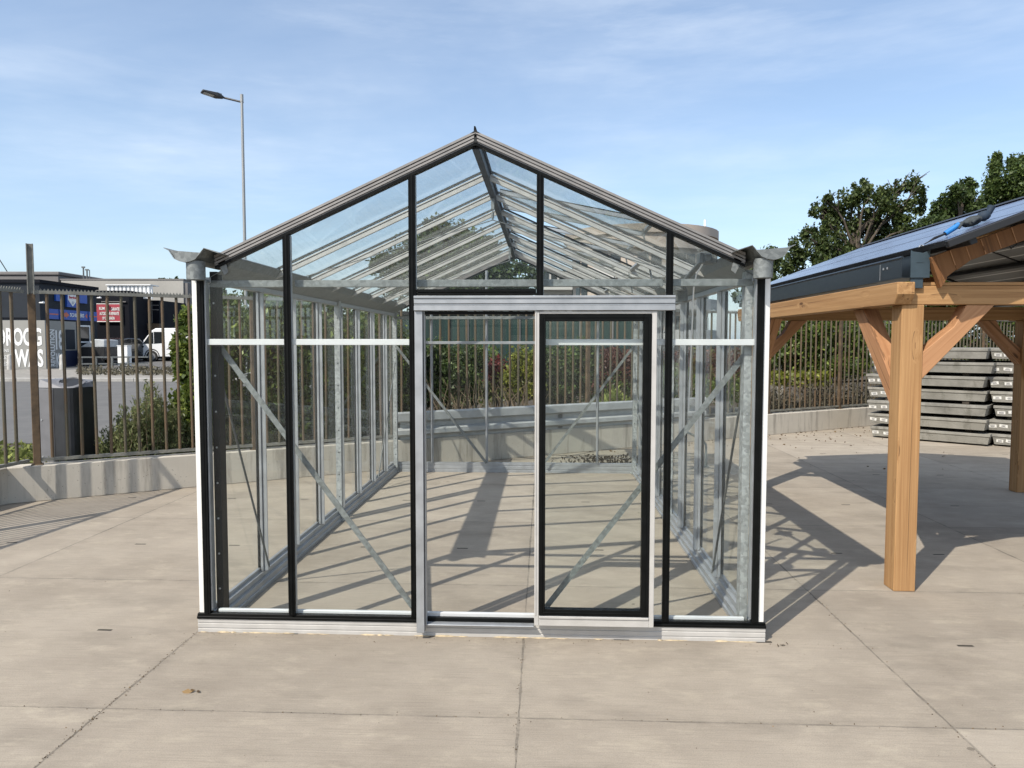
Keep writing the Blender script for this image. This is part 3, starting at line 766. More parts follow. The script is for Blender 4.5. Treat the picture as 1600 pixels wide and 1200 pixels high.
    for s in (-1, 1):
        for i, y in enumerate(ys[1:-1]):
            mb = MB(); mb.box(s*1.632, s*1.652, y-.016, y+.016, .113, 2.13); mb.box(s*1.600, s*1.632, y-.004, y+.004, .113, 2.13)
            p = B('mullion', 'alu', mb)
            mb = MB(); mb.box(s*1.659, s*1.672, y-.018, y+.018, .137, 2.13); B('gasket', 'rubber', mb, p)
        for i in range(8):
            mb = MB(); mb.box(s*1.6535, s*1.6575, ys[i]+(.003 if i else -.04), ys[i+1]-.003, .136, 2.128); mb.build('pane', 'glass', g)
        mb = MB(); mb.box(s*1.615, s*1.665, .056, L-.02, 2.131, 2.165); B('eave_beam', 'alu', mb)
        # gutter
        gp = [(1.792, 2.319), (1.762, 2.304), (1.731, 2.257), (1.700, 2.243), (1.674, 2.238), (1.640, 2.243), (1.612, 2.254), (1.557, 2.316), (1.470, 2.288)]
        mb = MB(); y0, y1 = -.145, L+.10
        mb.sheet([(s*x, y0, z) for x, z in gp], (0, y1-y0, 0), .004 if s > 0 else -.004)
        mb.sheet([(s*1.472, .06, 2.284), (s*1.500, .06, 2.235), (s*1.625, .06, 2.165)], (0, L-.10, 0), .004)
        mb.prism([(s*x, y0+.012, z) for x, z in gp[1:7]]+[(s*1.585, y0+.012, 2.290)], (0, .004, 0))
        gu = B('gutter', 'galv', mb, bev=0)
        mb = MB(); mb.lathe((s*1.636, -.082, 2.137), [(.049, 0), (.053, 0), (.053, .108), (.049, .108), (.049, 0)], 24)
        B('gutter_outlet', 'galv', mb, gu, bev=0)
        mb = MB(); mb.prism([(s*1.50, -.01, 2.29), (s*1.545, -.01, 2.262), (s*1.50, -.01, 2.17), (s*1.475, -.01, 2.19)], (0, .004, 0)); B('eave_bracket', 'galv', mb, bev=0)
        # roof glass and rafters
        sl = Vector((s, 0, -.4545)).normalized(); up = Vector((s*.4545, 0, 1)).normalized()
        def rp(x, y, off): return Vector((s*x, y, ztop(x)-.032))+up*off
        for i, y in enumerate(ys[1:-1]):
            mb = MB(); mb.bar(rp(.02, y, -.032), rp(1.525, y, -.032), .020, .030, up); mb.bar(rp(.03, y, -.010), rp(1.525, y, -.010), .030, .010, up); p = B('rafter', 'alu_rafter', mb)
            mb = MB(); mb.bar(rp(.03, y, .012), rp(1.525, y, .012), .034, .012, up); B('gasket', 'rubber', mb, p)
        for i in range(8):
            a, b = ys[i]+.004, ys[i+1]-.004
            if i == 0: a = -.0
            if s > 0 and i in vents:
                mb = MB(); mb.prism([rp(1.19, a, 0), rp(1.525, a, 0), rp(1.525, b, 0), rp(1.19, b, 0)], up*.004); mb.build('pane', 'glass_roof', g)
                mb = MB(); mb.bar(rp(1.175, a+.01, -.012), rp(1.175, b-.01, -.012), .030, .030, up); B('vent_sill', 'alu', mb)
                an = rad(13); h = rp(.035, a, .022)
                d = (sl*math.cos(an)+up*math.sin(an)); u2 = (up*math.cos(an)-sl*math.sin(an)); Lp = 1.25
                ya, yb = a+.02, b-.02
                q = lambda k, y, o: Vector((h.x, y, h.z))+d*k+u2*o
                mv = MB(); mv.bar(q(0, ya, 0), q(Lp, ya, 0), .026, .030, u2); mv.bar(q(0, yb, 0), q(Lp, yb, 0), .026, .030, u2)
                mv.bar(q(.013, ya+.0135, 0), q(.013, yb-.0135, 0), .026, .029, u2); mv.bar(q(Lp-.015, ya+.0135, 0), q(Lp-.015, yb-.0135, 0), .030, .029, u2)
                v = B('roof_vent', 'alu', mv)
                mb = MB(); mb.prism([q(.026, ya+.014, .003), q(Lp-.03, ya+.014, .003), q(Lp-.03, yb-.014, .003), q(.026, yb-.014, .003)], u2*.004); mb.build('pane', 'glass_roof', v)
                mb = MB(); mb.bar(q(0, ya, .02), q(Lp, ya, .02), .02, .009, u2); mb.bar(q(0, yb, .02), q(Lp, yb, .02), .02, .009, u2); B('gasket', 'rubber', mb, v, bev=0)
                mb = MB(); ym = (ya+yb)/2; mb.tube([q(Lp-.05, ym, -.015), Vector((1.30, ym, 2.28)), ], .008, 6); B('stay', 'galv_dull', mb, v, bev=0)
            else:
                mb = MB(); mb.prism([rp(.03, a, 0), rp(1.525, a, 0), rp(1.525, b, 0), rp(.03, b, 0)], up*.004); mb.build('pane', 'glass_roof', g)
    # back wall
    for x in (-1.125, -.375, .375, 1.125):
        mb = MB(); mb.box(x-.017, x+.017, L-.036, L-.010, .136, ztop(x)-.085); mb.box(x-.005, x+.005, L-.060, L-.036, .136, ztop(x)-.085); B('mullion', 'alu', mb)
    xs = [-1.65, -1.125, -.375, .375, 1.125, 1.65]
    for i in range(5):
        a, b = xs[i]+.003, xs[i+1]-.003; f = lambda x: ztop(x)-.07
        poly = [(a, L-.008, .134), (b, L-.008, .134), (b, L-.008, f(b))]+([(0, L-.008, f(0))] if i == 2 else [])+[(a, L-.008, f(a))]
        mb = MB(); mb.prism(poly, (0, .004, 0)); mb.build('pane', 'glass', g)
    mb = MB(); mb.box(-1.62, 1.62, L-.100, L-.062, 1.752, 1.790); B('glazing_rail', 'alu', mb)
    mb = MB(); mb.box(-1.62, 1.62, L-.102, L-.062, 2.085, 2.125); B('cross_beam', 'galv', mb)
    # tension cables under the ridge
    for y in (1.40, 4.20):
        mb = MB(); mb.box(-.012, .012, y-.012, y+.012, 2.80, 2.884); mb.tube([(0, y, 2.80), (0, y, 2.72)], .006, 6); mb.tube([(0, y, 2.775), (0, y, 2.735)], .011, 8)
        B('cable_hanger', 'galv', mb, bev=0)
        for s in (-1, 1):
            mb = MB(); mb.tube([(0, y, 2.72), (s*.8, y, 2.49), (s*1.50, y, 2.285)], .004, 5); B('tie_cable', 'galv_dull', mb, bev=0)
    for y, z in ((2.8, 2.15),):
        for s in (-1, 1):
            mb = MB(); mb.tube([(s*1.58, y, 1.68), (s*1.38, y, 1.30)], .004, 5)
    # sliding door, pushed open to the right, and its header rail
    mb = MB(); mb.box(-.353, 1.147, -.090, -.012, 1.957, 1.985); mb.box(-.353, 1.147, -.082, -.012, 1.985, 1.997); mb.box(-.353, 1.147, -.088, -.012, 1.997, 2.028); mb.box(-.353, 1.147, -.096, -.012, 2.028, 2.042)
    B('door_header', 'alu', mb)
    mb = MB(); mb.box(-.30, .344, -.05, -.012, 1.936, 1.955); B('header_gasket', 'rubber', mb)
    mb = MB(); mb.box(-.353, -.306, -.072, -.015, .045, 1.955); mb.box(-.302, -.296, -.060, -.015, .09, 1.955); B('door_jamb', 'alu', mb)
    door = MB()
    y0, y1 = -.078, -.034
    door.box(.347, .373, y0, y1, .105, 1.953); door.box(1.017, 1.046, y0, y1, .105, 1.953)
    door.box(.373, 1.017, y0+.001, y1, .105, .166); door.box(.373, 1.017, y0+.001, y1, 1.938, 1.953)
    door.box(.352, .358, y0-.004, y0, .167, 1.95); door.box(.374, 1.016, y0-.006, y0, .150, .164)
    d = B('sliding_door', 'alu_sill', door)
    mb = MB(); ya = y0-.004
    mb.box(.374, .410, ya, y1-.003, .168, 1.936); mb.box(.970, 1.016, ya, y1-.003, .168, 1.936); mb.box(.410, .970, ya+.001, y1-.003, .168, .205); mb.box(.410, .970, ya+.001, y1-.003, 1.896, 1.936)
    mb.box(.388, .395, ya-.004, ya, .182, 1.92); mb.box(.990, .997, ya-.004, ya, .182, 1.92); mb.box(.396, .989, ya-.003, ya+.001, .184, .190); mb.box(.396, .989, ya-.003, ya+.001, 1.914, 1.920)
    B('gasket', 'rubber', mb, d)
    mb = MB(); mb.box(.409, .971, -.060, -.056, .204, 1.897); mb.build('pane', 'glass', d)
    # vent drive in the right hand front corner
    mb = MB(); mb.box(1.33, 1.43, .13, .25, 2.245, 2.315); mb.box(1.35, 1.39, .10, .13, 2.25, 2.30)
    vd = B('vent_drive', 'galv_dull', mb, bev=.006)
    mb = MB(); mb.tube([(1.36, .22, 2.27), (1.34, .75, 2.175), (1.33, 1.0, 2.13)], .017, 10); B('shaft', 'galv_dull', mb, vd, bev=0)
    mb = MB(); mb.lathe((1.335, .80, 2.13), [(.0, 0), (.04, 0), (.045, .03), (.045, .06), (.0, .065)], 14); mb.box(1.28, 1.40, .86, .90, 2.06, 2.20); B('gearbox', 'galv_dull', mb, vd, bev=.004)
    mb = MB(); mb.tube([(1.27, .70, 2.10), (1.245, .70, 2.0), (1.225, .70, 1.90), (1.23, .70, 1.80)], .006, 6)
    for k in range(16):
        f = k/15; c = Vector((1.27-.045*f, .70, 2.10-.26*f)); mb.tube([c+Vector((-.012, 0, .004)), c+Vector((.012, 0, -.004))], .006, 5)
    B('chain', 'galv_dull', mb, vd, bev=0)
    mb = MB(); mb.tube([(1.35, .16, 2.25), (1.32, .20, 2.18), (1.31, .22, 2.10), (1.30, .24, 1.6), (1.295, .25, 1.35)], .005, 6); B('cable', 'alu_white', mb, vd, bev=0)
    return g

def build_all_1():
    build_setting(); fence(); greenhouse()
build_all_1()

# ------------------------------------------------------------------ timber carport with solar roof
def carport():
    t = thing('carport', (4.53, 2.8, 0), 'timber carport with solar panel roof standing right of the glasshouse', 'carport')
    B = lambda name, mat, mb, par=t, bev=.004, **k: mb.build(name, mat, par, bevel=bev, **k)
    x0, x1, y0, y1 = 2.898, 6.16, .932, 4.66; pw = .152; zt = 2.038
    for px in (x0, x1-pw):
        for py in (y0, y1-pw):
            mb = MB(); mb.box(px, px+pw, py, py+pw, 0, zt); B('post', 'wood_z', mb, bev=.005)
    # long beams and cross beams on the post heads
    def beam(a, b, w, z, mat, bevel_end=True):
        a, b = Vector(a), Vector(b); d = (b-a).normalized(); n = Vector((-d.y, d.x, 0))*w/2
        h = .152; e = .05
        mb = MB()
        poly = [a+d*e+Vector((0, 0, z)), b-d*e+Vector((0, 0, z)), b+Vector((0, 0, z+.07)), b+Vector((0, 0, z+h)), a+Vector((0, 0, z+h)), a+Vector((0, 0, z+.07))]
        mb.prism([p-n for p in poly], n*2); B('beam', mat, mb, bev=.005)
    beam((x0-.01, .86, 0), (x0-.01, 5.0, 0), .12, zt+.001, 'wood_y'); beam((x1+.01, .86, 0), (x1+.01, 5.0, 0), .12, zt+.001, 'wood_y')
    for yy in (y0+.061, y1-.061): 
        mb = MB(); mb.box(x0+.052, x1-.052, yy-.06, yy+.06, zt+.001, zt+.131); mb.box(x0+.052, x1-.052, yy-.058, yy+.058, zt+.133, zt+.157); B('beam', 'wood_x', mb, bev=.004)
    # knee braces with a stepped upper edge
    def knee(c, hdir, sgnmat, r=.50):
        c = Vector(c); h = Vector(hdir); u = Vector((0, 0, 1)); w = Vector((-h.y, h.x, 0))*.058
        poly = [c-u*(r+.02), c+h*(r-.02), c+h*(r-.21), c+h*(r*.42)-u*(r*.30), c+h*(r*.33)-u*(r*.37), c-u*(r-.17)]
        mb = MB(); mb.prism([p-w for p in poly], w*2); B('knee_brace', sgnmat, mb, bev=.004)
    for px, hx, mt in ((x0+pw+.001, 1, 'wood_bx'), (x1-pw-.001, -1, 'wood_bxm')):
        for py in (y0+.066, y1-.066): knee((px, py, zt-.002), (hx, 0, 0), mt)
    for px in (x0+.06, x1-.06):
        knee((px, y0+pw+.001, zt-.002), (0, 1, 0), 'wood_by', .68); knee((px, y1-pw-.001, zt-.002), (0, -1, 0), 'wood_bym', .68)
    # gable roof
    xr, zr, xe, ze = 4.53, 2.975, 3.03, 2.405; ya, yb = .62, 5.30; yv = .87
    for s in (-1, 1):
        e = Vector((xr+s*(xr-xe), 0, ze)); r = Vector((xr, 0, zr)); sl = (r-e).normalized(); up = Vector((-sl.z*(1 if sl.x > 0 else -1), 0, abs(sl.x))).normalized()
        Ls = (r-e).length
        q = lambda k, y, o: Vector((e.x, y, e.z))+sl*k+up*o
        # panels: three rows up the slope, two along
        nrow, ncol = 3, 3
        for i in range(nrow):
            for j in range(ncol):
                k0, k1 = Ls*i/nrow+.0008, Ls*(i+1)/nrow-.0008; u0, u1 = ya+(yb-ya)*j/ncol+.0008, ya+(yb-ya)*(j+1)/ncol-.0008
                mb = MB(); mb.prism([q(k0+.012, u0+.012, .036), q(k1-.012, u0+.012, .036), q(k1-.012, u1-.012, .036), q(k0+.012, u1-.012, .036)], up*.004)
                p = mb.build('solar_panel', 'solar', t)
                mb = MB(); mb.bar(q(k0, u0+.006, .02), q(k1, u0+.006, .02), .012, .036, up); mb.bar(q(k0, u1-.006, .02), q(k1, u1-.006, .02), .012, .036, up)
                mb.bar(q(k0+.006, u0+.012, .02), q(k0+.006, u1-.012, .02), .012, .036, up); mb.bar(q(k1-.006, u0+.012, .02), q(k1-.006, u1-.012, .02), .012, .036, up)
                mb.build('panel_frame', 'black', p)
                mb = MB(); mb.prism([q(k0+.012, u0+.012, .010), q(k1-.012, u0+.012, .010), q(k1-.012, u1-.012, .010), q(k0+.012, u1-.012, .010)], up*.004); mb.build('back_sheet', 'backsheet', p)
        # black edge trim and carrier rails
        for yy in (ya-.025, yb+.025):
            mb = MB(); mb.bar(q(-.02, yy, .012), q(Ls, yy, .012), .045, .046, up); B('edge_trim', 'black', mb)
        for k in (.16, .62, 1.05, Ls-.12):
            mb = MB(); mb.bar(q(k, ya, -.026), q(k, yb, -.026), .05, .045, up); B('carrier_rail', 'black', mb)
        # gable verge built of short timber blocks, curved away near the eave
        for yy in (yv, yb-.03):
            mb = MB(); nb = 14; bw = (Ls-.10)/nb
            for i in range(nb):
                k0 = .03+i*bw; k1 = k0+bw-.003
                d0 = -.165 if i > 1 else (-.165-.03*(2-i)); d1 = -.165 if i > 0 else -.19
                o = .002*(i % 2)
                mb.prism([q(k0, yy-o, -.050), q(k1, yy-o, -.050), q(k1, yy-o, d1), q(k0, yy-o, d0)], (0, .055, 0))
            b = q(.03, yy, 0)
            mb.prism([q(.0, yy+.002, -.05), q(.027, yy+.002, -.05), q(.06, yy+.002, -.225), q(.0, yy+.002, -.27)], (0, .05, 0))
            vb = B('verge_board', 'wood_v', mb, bev=0)
            for i in range(1, nb):
                mb = MB(); mb.bar(q(.03+i*bw-.0015, yy-.0035, -.052), q(.03+i*bw-.0015, yy-.0035, -.160), .006, .003, (0, 1, 0)); mb.build('joint_strip', 'wood_bx', vb)
        # box gutter and end cap
        gx = 2.93 if s < 0 else 2*xr-2.93; w = .10
        xa, xb = (gx-.055, gx+.115) if s < 0 else (gx-.115, gx+.055)
        mb = MB(); y0g, y1g = .905, 5.10
        pr = [(xa, 2.36 if s < 0 else 2.402), (xa, 2.225), (xb, 2.225), (xb, 2.402 if s < 0 else 2.36)]
        mb.sheet([(x, y0g, z) for x, z in pr], (0, y1g-y0g, 0), -.004)
        ex = xa if s < 0 else xb
        mb.tube([(ex, y0g, 2.362), (ex, y1g, 2.362)], .011, 8)
        mb.box(xa-.001, xb+.001, y1g, y1g+.004, 2.224, 2.37)
        gt = B('gutter', 'anthracite', mb, bev=0)
        mb = MB(); c0, c1 = (gx-.0, gx+.128) if s < 0 else (gx-.128, gx)
        mb.prism([(c0, .893, 2.222), (c1, .893, 2.222), (c1, .893, 2.415), ((c0+c1)/2+.02, .893, 2.392), (c0+.012, .893, 2.402), (c0, .893, 2.41)], (0, .011, 0))
        mb.box((c0+c1)/2-.03, (c0+c1)/2+.02, .890, .893, 2.325, 2.332)
        B('end_cap', 'anth_blue', mb, gt, bev=.001)
        mb = MB(); mb.box(c0+.008, c0+.092, .905, .925, 2.150, 2.221); B('spout', 'anth_blue', mb, gt, bev=.003)
        mb = MB()
        for yy in (1.10, 1.16): mb.box(xa-.013, xa-.007, yy-.006, yy+.006, 2.30, 2.316)
        mb.box(xa-.006, xa-.0042, 1.22, 1.225, 2.23, 2.345); B('bolt', 'alu', mb, gt, bev=0)
    mb = MB(); mb.box(xr-.045, xr+.045, ya+.05, yb-.05, zr-.21, zr-.05); B('ridge_beam', 'wood_y', mb)
    mb = MB(); mb.prism([(xr-.09, ya-.04, zr+.022), (xr, ya-.04, zr+.062), (xr+.09, ya-.04, zr+.022), (xr, ya-.04, zr+.045)], (0, yb-ya+.08, 0)); B('ridge_cap', 'black', mb, bev=0)
    mb = MB(); mb.tube([(3.78, 1.2, 2.56), (3.76, 1.21, 2.50), (3.80, 1.22, 2.46), (3.84, 1.22, 2.49), (3.82, 1.21, 2.56)], .006, 6); B('cable', 'black', mb, bev=0)

def glove_and_tool():
    # they lie on the left roof slope
    xr, zr, xe, ze = 4.53, 2.975, 3.03, 2.405
    sl = Vector((xr-xe, 0, zr-ze)).normalized(); up = Vector((-sl.z, 0, sl.x))
    S = lambda k, y, o: Vector((xe, y, ze))+sl*k+up*(o+.042)
    # glove: palm, cuff and five fingers
    t = thing('work_glove', S(.45, .98, 0), 'dark grey work glove with ribbed palm lying on the solar roof edge', 'glove')
    mb = MB(); c = S(.40, .98, .035)
    rot = Matrix((sl, Vector((0, 1, 0)), up)).transposed()
    mb.blob(c, .075, .05, .034, 12, 8, .06, rot); mb.build('palm', 'glove', t)
    mb = MB(); mb.blob(S(.49, .985, .04), .045, .042, .036, 10, 6, .05, rot); mb.tube([S(.47, .985, .03), S(.53, .98, .05), S(.56, .98, .085)], [.024, .020, .026], 10); mb.build('cuff', 'glove_blue', t)
    for i, (dy, ln) in enumerate(((-.035, .075), (-.012, .09), (.012, .085), (.033, .065))):
        mb = MB(); mb.tube([S(.35, .98+dy, .035), S(.35-ln*.55, .98+dy*1.3, .05), S(.35-ln, .98+dy*1.4, .022)], [.013, .0125, .008], 8); mb.build('finger', 'glove', t)
    mb = MB(); mb.tube([S(.43, .935, .03), S(.40, .905, .045), S(.35, .895, .03)], [.015, .014, .009], 8); mb.build('thumb', 'glove', t)
    t = thing('hand_tool', S(.2, .93, 0), 'slim dark hand tool with bright blue grip lying below the glove', 'tool')
    mb = MB(); mb.tube([S(.19, .955, .02), S(.30, .955, .045)], [.018, .020], 10); mb.build('grip', 'blue_grip', t)
    mb = MB(); mb.tube([S(.19, .948, .02), S(.10, .93, .022), S(.03, .92, .006)], [.008, .006, .003], 8); mb.tube([S(.19, .962, .02), S(.11, .955, .014), S(.03, .95, .004)], [.008, .006, .003], 8); mb.build('jaw', 'black', t)
    t = thing('wire_offcut', S(.0, .93, 0), 'crumpled silver wire offcut lying on the gutter end below the hand tool', 'wire')
    mb = MB(); p0 = S(-.005, .915, -.012)
    mb.tube([p0+Vector((random.uniform(-.03, .03), random.uniform(-.01, .02), random.uniform(0, .025))) for _ in range(9)], .003, 5); mb.build('strand', 'alu', t)

# ------------------------------------------------------------------ stacks of concrete slabs
def slab_stacks():
    ux = Vector((1.44, -1.24, 0)).normalized(); uy = Vector((ux.y*-1, ux.x, 0))
    def slab(mat='slab'):
        pass
    def make(loc, rz, z, a0, first, label, grp, nlab):
        t = thing('concrete_slab', loc, label, 'concrete slab', grp)
        cr, sr = math.cos(rz), math.sin(rz)
        ax = ux*cr+uy*sr; ay = uy*cr-ux*sr; w = 1.90
        c = Vector(loc)
        mb = MB(); b0 = len(mb.v)
        h = .182
        def ring(s, zz): return [c+ax*(-s)+ay*(-s)+Vector((0, 0, zz)), c+ax*s+ay*(-s)+Vector((0, 0, zz)), c+ax*s+ay*s+Vector((0, 0, zz)), c+ax*(-s)+ay*s+Vector((0, 0, zz))]
        A, Bm, Cm, D = ring(w/2-.035, 0), ring(w/2-.010, h-.050), ring(w/2+.004, h-.046), ring(w/2+.004, h)
        mb.poly(A+Bm+Cm+D, [(3, 2, 1, 0)]+[(4*k+i, 4*k+(i+1) % 4, 4*k+4+(i+1) % 4, 4*k+4+i) for k in range(3) for i in range(4)]+[(12, 13, 14, 15)])
        mb.build('body', 'slab', t, bevel=.003)
        for k in range(nlab):
            mb = MB(); p = c+ax*(-w/2+.10+k*.17+random.uniform(-.02, .02))+ay*(-w/2+.018)+Vector((0, 0, .070+random.uniform(-.012, .012)))
            tilt = random.uniform(-.15, .15)
            dx = (ax*math.cos(tilt)+Vector((0, 0, 1))*math.sin(tilt)); dz = Vector((0, 0, 1))*math.cos(tilt)-ax*math.sin(tilt)+ay*(-.29)
            mb.obox(p-ay*.0035, dx*random.uniform(.10, .13), ay*.004, dz*.052); mb.build('paper_label', 'paper', t)
            mb = MB()
            for q in range(3): mb.obox(p-ay*.0065+dz*(.012-q*.012), dx*random.uniform(.04, .075), ay*.002, dz*.004)
            mb.build('print', 'letter_dark', t.children[-1])
        return t
    ords = ['bottom', 'second', 'third', 'fourth', 'fifth', 'sixth', 'topmost']
    def stack(corner, name, other, grp):
        w = 1.90; c0 = Vector(corner)+ux*w/2+uy*w/2
        for i in range(7):
            z = .03+i*.245
            j = ux*random.uniform(-.05, .05)+uy*random.uniform(-.05, .05)
            rz = random.uniform(-.025, .025)
            lab = ('weathered concrete slab at the bottom of the %s slab stack %s' if i == 0 else 'weathered concrete slab topping the %s slab stack %s' if i == 6 else 'weathered concrete slab, %s from the bottom, in the %%s slab stack %%s' % ords[i]) % (name, other)
            make(c0+j+Vector((0, 0, z)), rz, z, 0, i == 0, lab, grp, 2)
            if i < 6:
                for k, s in enumerate((-.62, .62)):
                    mb = MB(); m = c0+j+ux*s+Vector((0, 0, z+.2135)); mb.obox(m, ux*.10, uy*1.6, (0, 0, .061))
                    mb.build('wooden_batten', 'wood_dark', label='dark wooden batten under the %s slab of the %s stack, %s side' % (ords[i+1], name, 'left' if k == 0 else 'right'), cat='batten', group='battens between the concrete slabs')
        for s in (-.62, .62):
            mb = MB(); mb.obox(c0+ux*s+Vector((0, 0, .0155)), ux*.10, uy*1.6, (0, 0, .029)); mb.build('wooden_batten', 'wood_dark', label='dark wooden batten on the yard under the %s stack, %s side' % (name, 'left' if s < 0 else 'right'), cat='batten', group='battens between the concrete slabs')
    stack((6.50, 9.60, 0), 'left', 'behind the timber post', 'concrete slabs stacked by the fence')
    stack((8.07, 8.52, 0), 'right', 'at the right edge', 'concrete slabs stacked by the fence')
    # strap on the right stack
    p = Vector((8.07, 8.52, 0))+ux*.62-uy*.03
    mb = MB(); pts = [p+ux*-.05+uy*.3+Vector((0, 0, 1.665)), p+uy*.02+Vector((0, 0, 1.66)), p+ux*.02-uy*.01+Vector((0, 0, 1.61)), p-ux*.10-uy*.03+Vector((0, 0, 1.52)), p-ux*.12-uy*.03+Vector((0, 0, 1.42))]
    mb.tube(pts, .035, 8); mb.build('lifting_strap', 'green_strap', label='dark green lifting strap hanging over the top slab of the right stack', cat='strap')

# ------------------------------------------------------------------ things just beyond the fence
def street_things():
    # litter bin
    c = at(110, 700, 9.25); c.z = .19
    t = thing('litter_bin', c, 'tall grey and black litter bin with oval opening behind the bar fence', 'litter bin')
    R = Matrix.Rotation(rad(-12), 3, 'Z')
    def rr(w, d, z, zf=None, k=5, rad_=.10):
        pts = []
        for cx, cy, a0 in ((w/2-rad_, -d/2+rad_, -90), (w/2-rad_, d/2-rad_, 0), (-w/2+rad_*.3, d/2-rad_*.3, 90), (-w/2+rad_*.3, -d/2+rad_*.3, 180)):
            rd = rad_ if cx > 0 else rad_*.3
            for i in range(k):
                a = rad(a0+90*i/(k-1)); x, y = cx+rd*math.cos(a), cy+rd*math.sin(a)
                pts.append(c+R @ Vector((x, y, 0))+Vector((0, 0, z if zf is None else zf(x, y))))
        return pts
    mb = MB(); A = rr(.50, .46, .0); Bt = rr(.50, .46, 0, lambda x, y: 1.02); n = len(A)
    mb.cur = 0
    for i in range(n):
        j = (i+1) % n; mb.poly([A[i], A[j], Bt[j], Bt[i]], [(0, 1, 2, 3)], True)
    mb.build('body', 'bin_d', t)
    mb = MB(); p = c+R @ Vector((-.13, -.233, .51)); mb.obox(p, R @ Vector((.27, 0, 0)), R @ Vector((0, .016, 0)), (0, 0, 1.0)); mb.build('front_panel', 'bin_l', t, bevel=.006)
    mb = MB(); A = rr(.505, .465, 1.02); zf = lambda x, y: 1.12-.16*max(0, x+.08)+.42*min(y, .04)*min(1, max(0, (x+.12)/.16)); T = rr(.47, .43, 0, zf); 
    for i in range(n):
        j = (i+1) % n; mb.poly([A[i], A[j], T[j], T[i]], [(0, 1, 2, 3)], True)
    mb.poly(T, [tuple(range(n))]); hd = mb.build('hood', 'bin_l', t)
    o = c+R @ Vector((.10, -.05, 0))
    el = lambda ra, rb, dz: [o+R @ Vector((ra*math.cos(2*math.pi*i/20), rb*math.sin(2*math.pi*i/20), 0))+Vector((0, 0, zf(.10+ra*math.cos(2*math.pi*i/20), -.05+rb*math.sin(2*math.pi*i/20))+dz)) for i in range(20)]
    mb = MB(); mb.poly(el(.135, .13, .012)+el(.155, .15, .006), [tuple(range(20))]); mb.build('opening', 'black', hd)
    mb = MB(); E1, E2 = el(.135, .13, .022), el(.165, .16, .012); mb.poly(E1+E2, [(i, (i+1) % 20, 20+(i+1) % 20, 20+i) for i in range(20)], True); mb.build('opening_rim', 'bin_l', hd)
    mb = MB()
    for zz in (.16, .62): mb.tube([c+R @ Vector((-.17, -.242, zz)), c+R @ Vector((-.17, -.248, zz))], .012, 8)
    mb.build('lock', 'alu', t)
    # street lamp
    b = at(386, 560, 18.6); b.z = .2; top = at(386, 156, 18.6)
    t = thing('street_lamp', b, 'tall pale street lamp with single flat dark lamp head', 'street lamp')
    mb = MB(); mb.tube([Vector((b.x, b.y, top.z-.18)), Vector((b.x, b.y, top.z+.01))], .040, 10); mb.tube([b, Vector((b.x, b.y, 3.0)), Vector((b.x, b.y, top.z-.05))], [.055, .042, .033], 12); mb.build('pole', 'lamp_pole', t)
    q0, q1, q2, q3 = at(380, 160, 18.55), at(349, 152.5, 18.6), at(342, 150.5, 18.55), at(315, 141.5, 18.3)
    mb = MB(); mb.tube([q0, q1], .026, 8); mb.build('arm', 'lamp_head', t)
    d = (q3-q1); w = d.cross(Vector((0, 0, 1))).normalized(); u = w.cross(d).normalized(); mb = MB()
    e = d.normalized(); a = q1
    P0 = lambda k, s, o: a+d*k+w*s*.13+u*o
    mb.poly([P0(0, -.3, -.03), P0(0, .3, -.03), P0(.3, 1, -.05), P0(1, 1, -.035), P0(1, -1, -.035), P0(.3, -1, -.05), P0(0, -.3, .03), P0(0, .3, .03), P0(.3, 1, .045), P0(1, .9, .005), P0(1, -.9, .005), P0(.3, -1, .045)],
            [(5, 4, 3, 2, 1, 0), (6, 7, 8, 9, 10, 11), (0, 1, 7, 6), (1, 2, 8, 7), (2, 3, 9, 8), (3, 4, 10, 9), (4, 5, 11, 10), (5, 0, 6, 11)])
    hd = mb.build('lamp_head', 'lamp_head', t, bevel=.008)
    mb = MB(); mb.obox(a+d*.68+u*-.046, e*d.length*.46, w*.19, u*.010); mb.build('lens', 'lamp_glass', hd)
    mb = MB()
    for k in range(5): mb.obox(a+d*(.12+.05*k)+u*.05, e*.012, w*.14, u*.03)
    mb.build('cooling_fins', 'lamp_head', hd)
    # guard rail on the low wall behind the glasshouse
    a0, a1 = wallpt(-1.66, .02, 0), wallpt(3.3, .02, 0)
    t = thing('guard_rail', wallpt(.8, .02, .4), 'galvanised guard rail beam lying along the low wall behind the glasshouse', 'guard rail')
    prof = [(.0, .0), (.0, .04), (.06, .075), (.06, .135), (.0, .17), (.0, .235), (.06, .27), (.06, .375), (.045, .40)]
    mb = MB(); mb.sheet([a0-WN*(x)+Vector((0, 0, .402+z)) for x, z in prof], a1-a0, .006); mb.build('beam', 'rail_pale', t)
    for f in (.003, .47, .985):
        mb = MB(); p = a0.lerp(a1, f); mb.obox(p+WN*.03+Vector((0, 0, .60)), WD*.09, WN*.06, (0, 0, .38)); mb.build('bracket', 'galv_dull', t)
    # bent pipe
    p = Vector((2.72, 6.15, 0)); mb = MB(); mb.tube([p, p+Vector((0, 0, .26)), p+Vector((-.005, 0, .32)), p+Vector((-.04, 0, .37)), p+Vector((-.12, .02, .42)), p+Vector((-.26, .05, .49))], .017, 10)
    mb.obox(p+Vector((0, 0, .006)), (.08, 0, 0), (0, .08, 0), (0, 0, .012))
    mb.build('bent_pipe', 'galv', label='short bent steel pipe standing on the yard behind the right glasshouse wall', cat='pipe')

